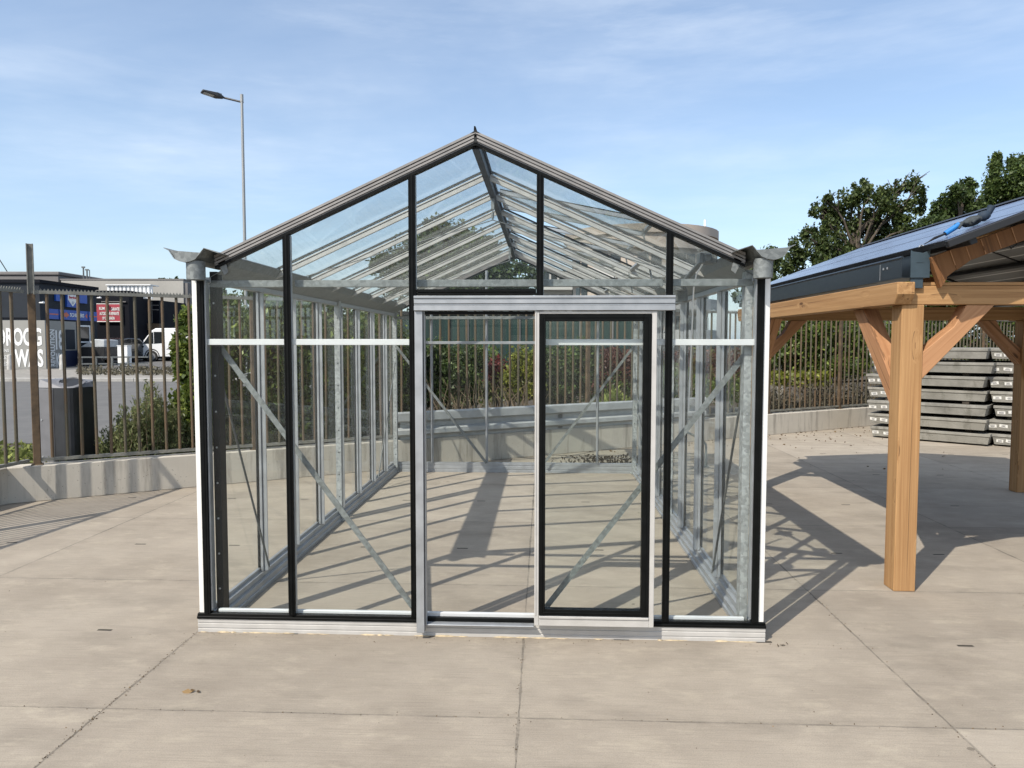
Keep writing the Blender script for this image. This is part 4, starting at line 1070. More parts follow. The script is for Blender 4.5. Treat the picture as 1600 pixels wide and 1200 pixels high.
def vegetation():
    # evergreen hedge bushes behind the left run of the fence
    specs = [((296, 500, 18, 20), (296, 560, 20, 46), (296, 650, 24, 56), (318, 600, 26, 60)),
             ((350, 500, 36, 34), (345, 570, 45, 70), (385, 540, 45, 55), (370, 640, 55, 50), (355, 690, 45, 30), (395, 680, 40, 36), (345, 480, 24, 20)),
             ((430, 490, 42, 36), (445, 560, 48, 70), (415, 640, 50, 55), (480, 530, 35, 50), (440, 690, 45, 32), (475, 640, 40, 40), (475, 590, 36, 40)),
             ((510, 500, 40, 36), (520, 570, 45, 70), (500, 640, 45, 50), (555, 560, 35, 60), (520, 680, 45, 30), (550, 630, 36, 40), (490, 480, 30, 24)),
             ((590, 520, 34, 34), (600, 590, 40, 60), (625, 560, 26, 50), (570, 640, 40, 45), (600, 670, 40, 30), (570, 510, 30, 30), (635, 620, 26, 40))]
    labs = ['tall glossy green laurel bush beside the left corner of the glasshouse', 'broad laurel bush seen through the leftmost front pane', 'dense laurel bush seen through the second front pane behind the fence',
            'dark laurel bush behind the middle steel post of the left glass wall', 'dark laurel bush nearest the door opening, behind the left glass wall']
    ds = [10.0, 10.8, 11.3, 12.0, 12.8]
    for i, (sp, lb, d) in enumerate(zip(specs, labs, ds)):
        bl = px_blobs(sp, d, 1.0, .15); b = at(sp[2][0], 600, d); b.z = .19
        bush('laurel_bush', b, bl, 16000, .055, 'leaf_laurel', lb, 'bush', 'laurel bushes behind the left fence', minz=.19)
    # feathery shrub by the litter bin
    t0 = at(225, 700, 9.45); t0.z = .19
    t = thing('broom_shrub', t0, 'feathery grey-green shrub behind the fence, right of the litter bin', 'shrub')
    mb = MB(); pts = []
    for k in range(170):
        px = random.gauss(225, 34); px = min(max(px, 150), 300)
        hmax = 1.12-.010*abs(px-238) if px < 300 else .3
        hmax = max(.30, hmax)*random.uniform(.5, 1.0)
        b = at(px, 700, 9.35+random.uniform(-.25, .5)); b.z = .19
        tip = b+Vector((random.uniform(-.13, .13), random.uniform(-.1, .1), hmax))
        mb.tube([b, b.lerp(tip, .55)+Vector((random.uniform(-.03, .03), 0, 0)), tip], [.006, .004, .0015], 4)
        for q in range(64):
            f = random.uniform(.10, 1)
            pts.append(b.lerp(tip, f)+Vector((random.gauss(0, .022), random.gauss(0, .022), random.gauss(0, .015))))
    mb.build('stem', 'twig', t)
    leaf_obj('foliage', pts, .020, 'leaf_heather', t, elong=3.4, up=1.3)
    # weeds at the foot of the bin
    pts = []
    for k in range(1500):
        p = at(random.uniform(-40, 175), 700, random.uniform(8.9, 10.6)); pts.append((p.x, p.y, .19+random.random()**2*.16))
    leaf_obj('low_weeds', pts, .04, 'grass', elong=2.6, up=.8, kind='stuff')
    pts = []
    for k in range(1100):
        p = at(random.uniform(120, 270), 590, random.uniform(29.5, 33.5)); pts.append((p.x, p.y, ground_h(31)+.12+random.random()**2.5*.26))
    leaf_obj('verge_grass', pts, .07, 'leaf_dry', elong=3, up=.9, kind='stuff')
    # bushes behind the back of the glasshouse
    def bk(name, px_, d, n, leaf, mat, lab, cat='shrub', **k):
        bl = px_blobs(px_, d, 1.0, .2); b = at(px_[0][0], 600, d); b.z = .19
        return bush(name, b, bl, n, leaf, mat, lab, cat, **k)
    bk('evergreen_shrub', ((690, 565, 36, 36), (720, 580, 40, 40), (670, 610, 30, 30), (740, 560, 22, 28), (705, 620, 45, 25)), 13.6, 9000, .045, 'leaf_dark', 'dark green shrub behind the fence seen through the open doorway', minz=.19)
    bk('barberry_shrub', ((772, 580, 24, 20), (790, 590, 20, 18)), 14.4, 3000, .038, 'leaf_red', 'small wine-red shrub behind the fence in the open doorway', minz=.19)
    bk('yellow_shrub', ((815, 570, 24, 34), (800, 600, 26, 26), (835, 590, 20, 34)), 14.0, 4600, .042, 'leaf_yellow', 'yellow-green shrub behind the fence at the right side of the doorway', minz=.19)
    bk('evergreen_shrub', ((865, 570, 28, 36), (895, 590, 30, 34), (915, 560, 24, 30), (880, 610, 40, 25)), 14.4, 6500, .045, 'leaf_dark', 'dark green shrub behind the fence seen through the sliding door glass', minz=.19)
    bk('barberry_shrub', ((950, 565, 30, 26), (985, 575, 34, 30), (925, 590, 20, 22)), 15.6, 5200, .042, 'leaf_redbrown', 'reddish brown shrub behind the fence seen through the sliding door glass', minz=.19)
    bk('barberry_shrub', ((1070, 570, 34, 34), (1120, 580, 36, 36), (1160, 570, 30, 32)), 16.2, 6000, .045, 'leaf_redbrown', 'reddish brown shrub behind the fence seen through the right glass wall', minz=.19)
    bk('evergreen_shrub', ((1040, 600, 34, 30), (1090, 610, 34, 26), (1140, 610, 34, 26)), 15.4, 5000, .045, 'leaf_laurel', 'green shrub behind the fence low in the right glass wall', minz=.19)
    bk('evergreen_shrub', ((650, 580, 40, 36), (700, 570, 46, 34), (755, 575, 46, 34), (690, 610, 60, 24), (770, 610, 60, 24), (820, 600, 40, 28)), 15.9, 9000, .05, 'leaf_laurel', 'green hedge row behind the shrubs seen through the open doorway', 'hedge', minz=.19)
    bk('evergreen_shrub', ((850, 575, 44, 34), (905, 572, 46, 34), (880, 610, 60, 24), (960, 605, 50, 26), (1010, 585, 44, 34)), 17.0, 8000, .05, 'leaf_laurel', 'green hedge row behind the shrubs seen through the sliding door glass', 'hedge', minz=.19)
    # bright grass tuft and dry twigs
    pts = []
    for k in range(1700):
        p = at(random.gauss(962, 20), 600, random.uniform(13.3, 14.2)); pts.append((p.x, p.y, .2+random.random()**1.3*.62*max(.2, 1-abs((p.x-at(962, 600, 13.7).x))/.7)))
    leaf_obj('ornamental_grass', pts, .075, 'grass', elong=4.5, up=1.4, label='bright yellow-green grass clump behind the fence in the sliding door glass', cat='grass clump')
    t = thing('dry_shrub', Vector((at(770, 600, 12.6).x, at(770, 600, 12.6).y, .19)), 'leafless dry shrub of tangled twigs behind the fence in the doorway', 'shrub')
    mb = MB()
    for k in range(130):
        b = at(random.uniform(690, 830), 600, random.uniform(12.2, 13.0)); b.z = .19
        tip = b+Vector((random.uniform(-.55, .55), random.uniform(-.3, .3), random.uniform(.35, 1.0)))
        mb.tube([b, b.lerp(tip, .5)+Vector((random.uniform(-.12, .12), 0, random.uniform(0, .15))), tip], [.008, .006, .002], 4)
    mb.build('twigs', 'twig', t)
    # right hand side
    bk('ivy_bush', ((1285, 530, 52, 38), (1250, 550, 36, 30), (1222, 530, 30, 34), (1206, 555, 26, 26), (1262, 510, 40, 26), (1320, 550, 40, 36), (1290, 575, 60, 22), (1345, 520, 30, 30)), 17.0, 22000, .055, 'leaf_laurel', 'rounded green bush behind the fence between glasshouse and timber post', 'bush', minz=.3)
    bk('ivy_hedge', ((1370, 520, 36, 50), (1410, 500, 40, 60), (1450, 470, 45, 60), (1450, 510, 45, 50), (1480, 500, 45, 50), (1500, 480, 45, 70), (1590, 520, 50, 50), (1560, 490, 50, 70), (1610, 480, 45, 70), (1430, 560, 40, 40), (1520, 570, 60, 40)), 19.5, 40000, .06, 'leaf_ivy', 'high ivy hedge behind the fence under the carport roof', 'hedge', minz=.2)
    pts = []
    for k in range(1500):
        p = at(random.uniform(1195, 1300), 580, random.uniform(16.0, 17.3)); pts.append((p.x, p.y, .80+random.random()*.32))
    leaf_obj('ground_cover', pts, .07, 'leaf_yellow', kind='stuff', up=.4)
    mb = MB(); a, b = wallpt(4.0, 4.3, 0), wallpt(9.5, 4.3, 0); mb.prism([a+Vector((0, 0, .15)), b+Vector((0, 0, .15)), b+WN*.3+Vector((0, 0, .15)), a+WN*.3+Vector((0, 0, .15))], (0, 0, .62))
    mb.build('planter_wall', 'wallc', label='low grey planter wall behind the fence below the rounded bush', cat='wall')
    t = thing('dry_shrub', Vector((at(1270, 620, 14.2).x, at(1270, 620, 14.2).y, .19)), 'grey-brown dry shrub along the foot of the fence right of the glasshouse', 'shrub')
    mb = MB(); pts = []
    for k in range(300):
        qx = random.uniform(1190, 1375); b = at(qx, 620, 14.35+(qx-1200)*.0085+random.uniform(0, 1.3)); b.z = .19
        tip = b+Vector((random.uniform(-.3, .3), random.uniform(-.3, .3), random.uniform(.3, .82)))
        mb.tube([b, b.lerp(tip, .5)+Vector((random.uniform(-.08, .08), 0, 0)), tip], [.006, .004, .0015], 4)
        for q in range(16):
            pts.append(b.lerp(tip, random.uniform(.2, 1))+Vector((random.gauss(0, .05), random.gauss(0, .05), random.gauss(0, .04))))
    mb.build('twigs', 'twig', t); leaf_obj('foliage', pts, .035, 'leaf_dry', t)
    # fallen leaves
    pts = []
    for k in range(240):
        x = random.uniform(1.0, 9.0); p = wallpt(x, -random.random()**2.0*1.7-.05, .012); pts.append((p.x, p.y, .012))
    for k in range(26): pts.append((random.uniform(2, 7), random.uniform(5.5, 8.5), .010))
    for k in range(0): pass
    pts += [(1.80, -.05, .008), (1.83, -.04, .010), (1.77, -.06, .008), (-1.346, -.761, .008), (-1.38, -.76, .008), (-1.40, -.77, .008)]
    pts = [p for p in pts if not (abs(p[0]) < 1.75 and -.05 < p[1] < 5.7)]
    leaf_obj('fallen_leaves', pts, .026, 'litter', kind='stuff', flat=.95, up=0.0)
    pts = []
    for k in range(520):
        p = at(random.gauss(945, 34), 715, random.uniform(10.1, 11.2)); 
        if p.y > 5.7: pts.append((p.x, p.y, .01+random.random()*.05))
    leaf_obj('leaf_litter_heap', pts, .030, 'litter_dark', kind='stuff', up=0.1)
    # sand and grit caught along the front plinth and in the yard joints
    mb = MB(); x = -1.70
    while x < 1.72:
        l = random.uniform(.03, .16)
        if random.random() < .72:
            h = random.uniform(.003, .008); w = random.uniform(.006, .016)
            mb.tube([Vector((x, -.001, .001)), Vector((x+l*.3, -w*.5, .001)), Vector((x+l*.7, -w*.6, .001)), Vector((x+l, -.001, .001))], [.001, h, h*.8, .001], 6)
        x += l
    mb.build('sand_line', 'sand', kind='stuff')
    pts = []
    for k in range(620):
        f = random.random()
        if f < .30: p = (random.gauss(-1.72, .012), random.uniform(-1.5, .0))
        elif f < .42: p = (random.gauss(.285, .010), random.uniform(-1.5, -.02))
        elif f < .55: p = (random.gauss(2.29, .014), random.uniform(-1.5, 1.0))
        elif f < .70: p = (random.uniform(-2.1, 2.2), -abs(random.gauss(0, .05))-.01)
        elif f < .80: p = (random.uniform(-3, 3.5), random.gauss(-.939, .012))
        else: p = (random.uniform(-4, 4.5), random.uniform(-1.6, 1.0))
        if abs(p[0]) < 1.72 and p[1] > -.008: continue
        pts.append((p[0], p[1], .002))
    leaf_obj('grit', pts, .006, 'litter', kind='stuff', flat=.3, elong=1.1)
    # trees
    def T(name, lst, d, n, leaf, mat, lab, tr=.2, **k):
        bl = px_blobs(lst, d, .8, .8); xm = sum(b[0] for b in lst)/len(lst); b = at(xm, 560, d); b.z = .19
        return tree(name, b, bl, n, leaf, mat, lab, trunk_r=tr, **k)
    T('oak_tree', ((1283, 324, 15), (1298, 313, 13), (1274, 332, 10), (1330, 312, 18), (1345, 292, 14), (1354, 303, 16), (1382, 305, 16), (1374, 322, 20), (1408, 293, 13), (1425, 284, 14), (1438, 300, 12), (1433, 320, 15), (1410, 328, 20), (1318, 345, 27), (1355, 347, 26), (1390, 350, 27), (1426, 356, 20), (1298, 357, 18), (1266, 366, 16), (1253, 382, 18), (1290, 386, 26), (1330, 386, 30), (1375, 386, 32), (1415, 386, 26), (1243, 406, 20), (1231, 426, 16), (1275, 416, 27), (1320, 425, 34), (1370, 425, 34), (1412, 430, 30), (1250, 450, 30), (1300, 465, 40), (1360, 465, 40)), 36, 32000, .115, 'leaf_oak',
      'spreading dark green tree with ragged crown above the carport roof', .32, sub=7, subr=.46, hollow=.45, stray=.20)
    T('leafy_tree', ((1495, 300, 15), (1511, 291, 14), (1502, 315, 19), (1476, 325, 18), (1464, 339, 14), (1521, 314, 15), (1526, 334, 18), (1492, 345, 26), (1450, 350, 13), (1540, 347, 18), (1470, 362, 28), (1520, 368, 30), (1480, 395, 40), (1535, 395, 40)), 33, 22000, .11, 'leaf_dark', 'bushy tree behind the right carport roof, left of the poplars', .25, sub=7, subr=.46, stray=.2)
    T('poplar_tree', ((1554, 256, 10, 18), (1553, 285, 15, 26), (1556, 318, 19, 32), (1557, 355, 21, 36), (1557, 400, 23, 44)), 38, 15000, .10, 'leaf_poplar', 'slender poplar rising above the solar roof', .2, sub=10, subr=.5, limbs=False)
    T('poplar_tree', ((1590, 254, 14, 16), (1592, 282, 20, 28), (1596, 318, 24, 34), (1596, 360, 24, 40), (1596, 410, 26, 44)), 37, 16000, .10, 'leaf_poplar', 'broader poplar cut by the right picture edge', .2, sub=10, subr=.5, limbs=False)
    T('leafy_tree', ((700, 372, 44, 32), (650, 400, 46, 34), (745, 392, 40, 30), (720, 425, 60, 36), (785, 418, 30, 20), (820, 430, 26, 20), (610, 420, 36, 28), (660, 450, 60, 40), (770, 450, 60, 36)), 30, 26000, .11, 'leaf_dark', 'wide dark tree behind the glasshouse seen through its roof', .3, sub=14, subr=.36)
    T('leafy_tree', ((1200, 410, 22, 24), (1190, 440, 26, 30), (1170, 450, 26, 24)), 30, 6000, .10, 'leaf_oak', 'small tree showing beside the right gutter outlet', .14, sub=10, subr=.4)
    T('leafy_tree', ((360, 468, 20, 18), (400, 462, 24, 16), (430, 475, 24, 20), (470, 470, 30, 18), (510, 478, 30, 18), (390, 500, 50, 30), (470, 510, 50, 30)), 26, 11000, .09, 'leaf_oak', 'tree tops beyond the laurel hedge in the left glass wall', .15, sub=10, subr=.4)
    T('cypress_tree', ((276, 441, 2.2, 7), (276, 452, 2.6, 7)), 64, 300, .2, 'leaf_dark', 'tiny pointed cypress above the long beige building', .1, limbs=False, sub=8, subr=.6)
    T('leafy_tree', ((252, 439, 8, 3), (262, 440, 8, 3), (246, 442, 6, 4)), 64, 500, .25, 'leaf_dark', 'low tree tops above the long beige building roof', .1, limbs=False, sub=8, subr=.6)

def build_all_2():
    carport(); glove_and_tool(); slab_stacks(); street_things(); vegetation()
build_all_2()

# ------------------------------------------------------------------ street scene far behind the fence
def LAT(px, d): return (px-800)/FPX*d
def ZZ(py, d): return CAM.z+(535.4-py)/FPX*d
UP = Vector((0, 0, 1))
def fr(mb, px0, px1, d, py0, py1, th=.03):      # upright panel facing the viewer side
    return mb.fbox(LAT(px0, d), LAT(px1, d), d, d+th, ZZ(py1, d), ZZ(py0, d))
def background():
    # shop with dark cladding
    ls = -23.3
    t = thing('shop_building', P(-28.5, 38.5, .4), 'dark clad flat roofed shop building beyond the road at the left', 'building')
    mb = MB(); mb.fbox(-34, ls, 36.0, 40.9, .3, 4.70); mb.build('wall', 'dark_wall', t)
    mb = MB(); mb.fbox(-34.1, ls+.10, 35.9, 41.0, 4.70, 4.86); mb.build('roof', 'black_wall', t)
    mb = MB()
    for z0 in (1.75, 2.62): mb.fbox(ls+.003, ls+.05, 39.05, 40.15, z0, z0+.08)
    for d in (39.05, 40.07): mb.fbox(ls+.003, ls+.05, d, d+.08, 1.83, 2.62)
    w = mb.build('window', 'white_paint', t)
    mb = MB(); mb.fbox(ls+.004, ls+.02, 39.13, 40.07, 1.83, 2.62); mb.build('pane', 'window_dark', w)
    mb = MB(); mb.fbox(ls+.003, ls+.03, 37.6, 38.7, .5, 2.35); mb.build('door', 'black_wall', t)
    mb = MB(); mb.fbox(-25.8, -23.62, 35.96, 35.999, 2.95, 3.0); mb.build('trim', 'black_wall', t)
    # blue fascia signs on its side
    t = thing('fascia_sign', P(ls+.03, 38.7, 2.95), 'long blue fascia sign with orange arrow and white lettering on the dark shop wall', 'sign')
    for a, b in ((36.6, 37.35), (37.45, 39.9), (40.0, 40.8)):
        mb = MB(); mb.fbox(ls+.004, ls+.07, a, b, 2.95, 3.46); mb.build('panel', 'blue_sign', t)
    mb = MB(); mb.fbox(ls+.071, ls+.075, 36.62, 37.33, 3.17, 3.23); mb.fbox(ls+.071, ls+.075, 40.05, 40.8, 3.17, 3.23)
    def tri(d0, d1, z, h):
        mb.prism([P(ls+.071, d0, z-h), P(ls+.071, d1, z), P(ls+.071, d0, z+h)], RH*.006)
    tri(37.95, 38.25, 3.2, .17); mb.fbox(ls+.071, ls+.077, 37.5, 37.95, 3.10, 3.30)
    mb.prism([P(ls+.071, 39.85, 3.06), P(ls+.071, 39.65, 3.2), P(ls+.071, 39.85, 3.34)], RH*.006)
    mb.build('arrow', 'orange_sign', t)
    text_mesh('lettering', 'SCHILDERS', P(ls+.072, 38.30, 3.11), FH, UP, .20, 'letter', t, width=1.25, bold=.02)
    t = thing('shop_sign', P(ls+.03, 38.2, 3.7), 'blue and white shield shaped shop sign high on the dark shop wall', 'sign')
    for a, b in ((37.15, 37.65), (39.05, 39.85)):
        mb = MB(); mb.fbox(ls+.004, ls+.10, a, b, 3.88, 4.40); mb.build('panel', 'blue_sign', t)
    mb = MB(); mb.fbox(ls+.004, ls+.10, 38.05, 38.95, 3.62, 4.45); pn = mb.build('panel', 'blue_sign', t)
    mb = MB(); mb.prism([P(ls+.101, 38.13, 4.43), P(ls+.101, 38.13, 4.0), P(ls+.101, 38.52, 3.66), P(ls+.101, 38.92, 4.0), P(ls+.101, 38.92, 4.43)], RH*.01); mb.build('shield', 'letter', pn)
    text_mesh('lettering', 'BOSCH', P(ls+.112, 38.2, 4.27), FH, UP, .13, 'letter_dark', pn, width=.64, bold=.02)
    text_mesh('lettering', 'Service', P(ls+.112, 38.2, 4.07), FH, UP, .14, 'letter_red', pn, width=.62, bold=.02)
    mb = MB(); mb.tube([P(ls+.112, 38.52, 3.86), P(ls+.122, 38.52, 3.86)], .08, 12); mb.build('emblem', 'letter_grey', pn)
    for i, (px, py, d) in enumerate(((65.5, 473, 35.9), (155, 465.5, 42.5))):
        c = at(px, py, d); mb = MB(); mb.obox(c, RH*.22, FH*.16, UP*.07); mb.obox(c+FH*.10+UP*.05, RH*.06, FH*.16, UP*.05)
        mb.build('wall_lamp', 'white_paint', label='small white wall lamp on the corner of the dark shop' if i == 0 else 'small white wall lamp above the red banner', cat='lamp', bevel=.02)
    # grey wash box with large letters
    lb = -22.45
    t = thing('wash_cabin', P(-24.4, 36.2, .4), 'grey wash cabin with large white letters beside the road', 'cabin')
    mb = MB(); mb.fbox(-26.6, lb, 35.0, 37.5, .36, 2.83); mb.build('wall', 'wash_grey', t)
    mb = MB(); mb.fbox(lb+.002, lb+.03, 36.55, 37.49, .37, 1.36); mb.build('panel', 'navy', t)
    mb = MB(); mb.fbox(lb+.002, lb+.02, 36.60, 37.35, 1.42, 2.42); mb.build('poster', 'dark_wall', t)
    X = lambda px: P(LAT(px, 34.99), 34.995, 0)
    def front(txt, px0, px1, py0, py1, mat='letter', bold=.03):
        o = X(px0); o.z = ZZ(py1, 35); text_mesh('lettering', txt, o, RH, UP, ZZ(py0, 35)-ZZ(py1, 35), mat, t, width=(px1-px0)/FPX*35, bold=bold, depth=.01)
    front('DROOG', -3, 66.5, 513, 541); front('WAS', 23, 68, 546, 574)
    front('WASSENS', -10, 14.5, 546, 550.5, bold=.0); front('ONDREXO', -10, 19, 556, 561.5, bold=.0); front('UITREXO', -10, 20, 566, 571.5, bold=.0)
    text_mesh('lettering', 'REVOLUTION', P(lb+.003, 35.70, .60), UP, -FH, .36, 'letter', t, width=1.80, bold=.02)
    text_mesh('lettering', '18', P(lb+.003, 35.78, 1.40), FH, UP, .98, 'letter', t, width=.58, bold=.02)
    text_mesh('lettering', 'KG', P(lb+.003, 35.78, .52), FH, UP, .72, 'letter', t, width=.62, bold=.02)
    # plain warehouse and beige block behind
    mb = MB(); mb.fbox(-52, -31.0, 50, 58, .5, 6.35); mb.fbox(-52.1, -30.9, 49.9, 58.1, 6.35, 6.6)
    mb.build('warehouse_building', 'flat_roof', label='low grey roofed warehouse behind the dark shop at the left edge', cat='building', bevel=.05)
    t = thing('office_building', P(-26.5, 53, .6), 'long beige flat roofed building behind the parked vans', 'building')
    mb = MB(); mb.fbox(-30.85, -22.5, 50, 57, .4, 6.02); mb.build('wall', 'beige', t)
    mb = MB(); mb.fbox(-22.5, -22.25, 50.1, 57, .4, 5.85); mb.fbox(-30.9, -22.45, 49.97, 57.05, 6.02, 6.12); mb.build('roof_edge', 'flat_roof', t)
    mb = MB(); fr(mb, 245, 283, 49.9, 488, 516, .09); mb.build('window_band', 'navy', t)
    t = thing('glass_lobby', P(-25.0, 46, .6), 'dark glazed lobby with striped white canopy in front of the beige building', 'building')
    mb = MB(); mb.fbox(LAT(150, 46), LAT(251, 46), 46, 49.8, .5, ZZ(470, 46)); mb.build('wall', 'black_wall', t)
    mb = MB()
    for py in (477, 484): fr(mb, 200, 250, 45.95, py, py+1.2, .045)
    for px in (206, 217, 228, 239): mb.fbox(LAT(px, 45.9), LAT(px+.8, 45.9), 45.9, 45.94, 3.0, ZZ(472, 46))
    mb.build('mullion', 'flat_roof', t)
    mb = MB()
    x = 171.0
    while x < 238: mb.fbox(LAT(x, 45), LAT(x+3.4, 45), 45+.0, 45.12, ZZ(467.5, 45), ZZ(447.5, 45)); mb.fbox(LAT(x+3.4, 45), LAT(x+6.2, 45), 45.08, 45.2, ZZ(467.5, 45), ZZ(447.5, 45)); x += 6.2
    mb.fbox(LAT(170, 45), LAT(239.5, 45), 44.9, 46, ZZ(447, 45), ZZ(445.6, 45)); mb.build('canopy', 'white_paint', t)
    mb = MB(); fr(mb, 200, 250, 45.4, 506, 516, .5); mb.build('sill', 'rust', t)
    t = thing('workshop_building', P(-24, 44, .6), 'black workshop front carrying a red banner', 'building')
    mb = MB(); mb.fbox(LAT(150.5, 43.3), LAT(204, 43.3), 43.3, 45.9, .5, ZZ(455, 43.3)); mb.build('wall', 'black_wall', t)
    mb = MB(); fr(mb, 161, 199, 43.2, 471.5, 473, .1); mb.build('trim', 'flat_roof', t)
    t = thing('banner', P(LAT(172, 43.1), 43.1, 2.9), 'red banner with white lettering on the black workshop front', 'banner')
    mb = MB(); fr(mb, 152.5, 192, 43.15, 475, 503.5, .04); mb.build('cloth', 'red_sign', t)
    mb = MB(); fr(mb, 152.5, 192, 43.14, 475, 476, .008); fr(mb, 152.5, 192, 43.14, 502.3, 503.5, .008); mb.build('border', 'letter', t)
    def ban(txt, px0, px1, py0, py1):
        o = P(LAT(px0, 43.13), 43.14, ZZ(py1, 43.13)); text_mesh('lettering', txt, o, RH, UP, ZZ(py0, 43.13)-ZZ(py1, 43.13), 'letter', t, width=(px1-px0)/FPX*43.13, bold=.02, depth=.008)
    ban('RUIM', 157.5, 166, 480.5, 485); ban('GARANTIE', 176, 189, 481, 486); ban('AUTOSCHADE REPARATIE', 158, 188, 488, 493); ban('OP DE MERKEN', 162, 181, 495.5, 500)
    # aerials on the beige roof
    for i, (px, py) in enumerate(((135, 419), (140.5, 423))):
        mb = MB(); p = P(LAT(px, 52), 52, 6.12); mb.tube([p, P(LAT(px, 52), 52, ZZ(py, 52))], .05, 6); mb.obox(P(LAT(px, 52), 52, ZZ(py, 52)), RH*.22, FH*.1, UP*.1)
        if i: mb.tube([p+RH*.18, P(LAT(px, 52)+.18, 52, ZZ(py, 52))], .03, 6)
        mb.build('roof_aerial', 'galv_dull', label='thin single aerial mast on the beige roof' if i == 0 else 'double aerial mast on the beige roof, right of the thin one', cat='aerial')
    mb = MB(); mb.tube([P(LAT(18, 51), 51, 6.6), P(LAT(0, 51), 51, ZZ(398, 51)), P(LAT(-22, 51), 51, ZZ(365, 51))], .03, 6); mb.build('stay_cable', 'steel_dark', label='thin slanting cable above the warehouse roof', cat='cable')
    # vehicles
    def van(name, lat, d, L_, H, z0, body, label, cat, prof, win, wheels, wd=1.9):
        t = thing(name, P(lat+L_/2, d+wd/2, z0), label, cat)
        Q = lambda x, z, y=0: P(lat+x, d+y, z0+z)
        mb = MB(); mb.prism([Q(x, z) for x, z in prof], FH*wd); mb.build('body', body, t, bevel=.05, seg=3)
        for wp in win:
            mb = MB(); mb.prism([Q(x, z, -.012) for x, z in wp], FH*.02); mb.build('window', 'window_dark', t)
        for x in wheels:
            for y in (-.02, wd-.2):
                mb = MB(); c = Q(x, .33, y); mb.tube([c, c+FH*.22], .33, 18); w = mb.build('wheel', 'tyre', t)
                mb = MB(); mb.tube([c-FH*.015, c+FH*.01], .21, 14); mb.build('rim', 'hub', w)
                if y < 0:
                    mb = MB(); arc = [Q(x+.41*math.cos(a), .33+.41*math.sin(a), -.008) for a in [math.pi*i/14 for i in range(15)]]; mb.tube(arc, .03, 5); mb.build('wheel_arch', 'black', t)
        return t, Q
    vp = [(.0, .30), (-.02, .62), (.10, .92), (.28, 1.05), (.92, 1.82), (1.15, 1.95), (4.9, 1.98), (5.0, 1.85), (5.02, .30)]
    t, Q = van('white_van', LAT(213, 42), 42, 5.0, 1.98, .64, 'car_white', 'white panel van parked facing left in front of the beige building', 'van', vp,
               [[(.42, 1.06), (.88, 1.68), (1.02, 1.72), (1.02, 1.06)], [(1.06, 1.06), (1.06, 1.74), (1.62, 1.74), (1.62, 1.10)]], (.92, 4.0))
    mb = MB(); mb.prism([Q(.03, .75, -.02), Q(.12, .90, -.02), Q(.50, .93, -.02), Q(.36, .76, -.02)], FH*.03); mb.build('headlight', 'window_dark', t)
    mb = MB()
    for x0 in (1.75, 2.45): mb.prism([Q(x0, .72, -.006), Q(x0+.35, 1.0, -.006), Q(x0+.55, 1.02, -.006), Q(x0+.32, .74, -.006)], FH*.01); mb.prism([Q(x0+.15, .70, -.006), Q(x0+.6, .92, -.006), Q(x0+.75, .90, -.006), Q(x0+.5, .72, -.006)], FH*.01)
    mb.build('side_graphic', 'flat_roof', t)
    cp = [(.0, .28), (-.02, .6), (.12, .86), (.95, 1.02), (1.6, 1.52), (2.0, 1.60), (3.6, 1.58), (4.2, 1.15), (4.28, .5), (4.22, .28)]
    van('white_car', LAT(178, 47), 47, 4.2, 1.6, .78, 'car_white', 'white car parked behind the white van, mostly hidden', 'car', [(x, z*1.05) for x, z in cp],
        [[(1.15, 1.1), (1.65, 1.55), (2.4, 1.58), (2.4, 1.1)], [(2.5, 1.1), (2.5, 1.58), (3.4, 1.55), (3.9, 1.15)]], (.8, 3.4), 1.75)
    # dark car seen from behind
    l0, l1, d, z0 = LAT(148, 39.4), LAT(186, 39.4), 39.4, .54
    t = thing('dark_car', P((l0+l1)/2, d+2, z0), 'dark car seen from behind with red tail lamps, beside the white van', 'car')
    mb = MB(); pr = [(0, .28), (-.03, .75), (.12, .95), (.55, 1.42), (1.0, 1.48), (2.3, 1.45), (3.1, 1.0), (4.0, .85), (4.15, .5), (4.1, .28)]
    mb.prism([P(l0, d+y, z0+z) for y, z in pr], RH*(l1-l0)); mb.build('body', 'car_dark', t, bevel=.06, seg=3)
    mb = MB(); mb.prism([P(l0+.18, d+.14, z0+1.0), P(l1-.18, d+.14, z0+1.0), P(l1-.28, d+.50, z0+1.38), P(l0+.28, d+.50, z0+1.38)], FH*-.04); mb.build('rear_window', 'window_dark', t)
    for x in (l0+.04, l1-.26): 
        mb = MB(); mb.fbox(x, x+.22, d-.05, d+.02, z0+.72, z0+.95); mb.build('tail_lamp', 'tail', t)
    for x in (l0+.02, l1-.22):
        for y in (.75, 3.3): 
            mb = MB(); c = P(x, d+y, z0+.31); mb.tube([c, c+RH*.2], .31, 16); mb.build('wheel', 'tyre', t)
    mb = MB(); mb.fbox(l0+.5, l1-.5, d-.055, d-.03, z0+.5, z0+.62); mb.build('number_plate', 'paper', t)
    # covered trailer
    d = 37.6; l0, l1 = LAT(126, d), LAT(164, d); z0 = .52
    t = thing('covered_trailer', P((l0+l1)/2, d+.6, z0), 'black trailer with a pale grey tarpaulin beside the dark shop', 'trailer')
    mb = MB(); mb.fbox(l0, l1, d, d+1.3, z0+.35, z0+1.0); mb.build('body', 'black', t, bevel=.02)
    mb = MB(); a = [P(l0-.02, d-.02, z0+1.0), P(l1+.02, d-.02, z0+1.0), P(l1+.02, d-.02, z0+1.38), P((l0+l1)/2+.15, d-.02, z0+1.42), P(l0+.25, d-.02, z0+1.15)]; mb.prism(a, FH*1.34); mb.build('tarpaulin', 'tarp', t, bevel=.03)
    for x in (l0+.35, l1-.35):
        mb = MB(); c = P(x, d-.06, z0+.28); mb.tube([c, c+FH*.18], .28, 14); mb.build('wheel', 'tyre', t)
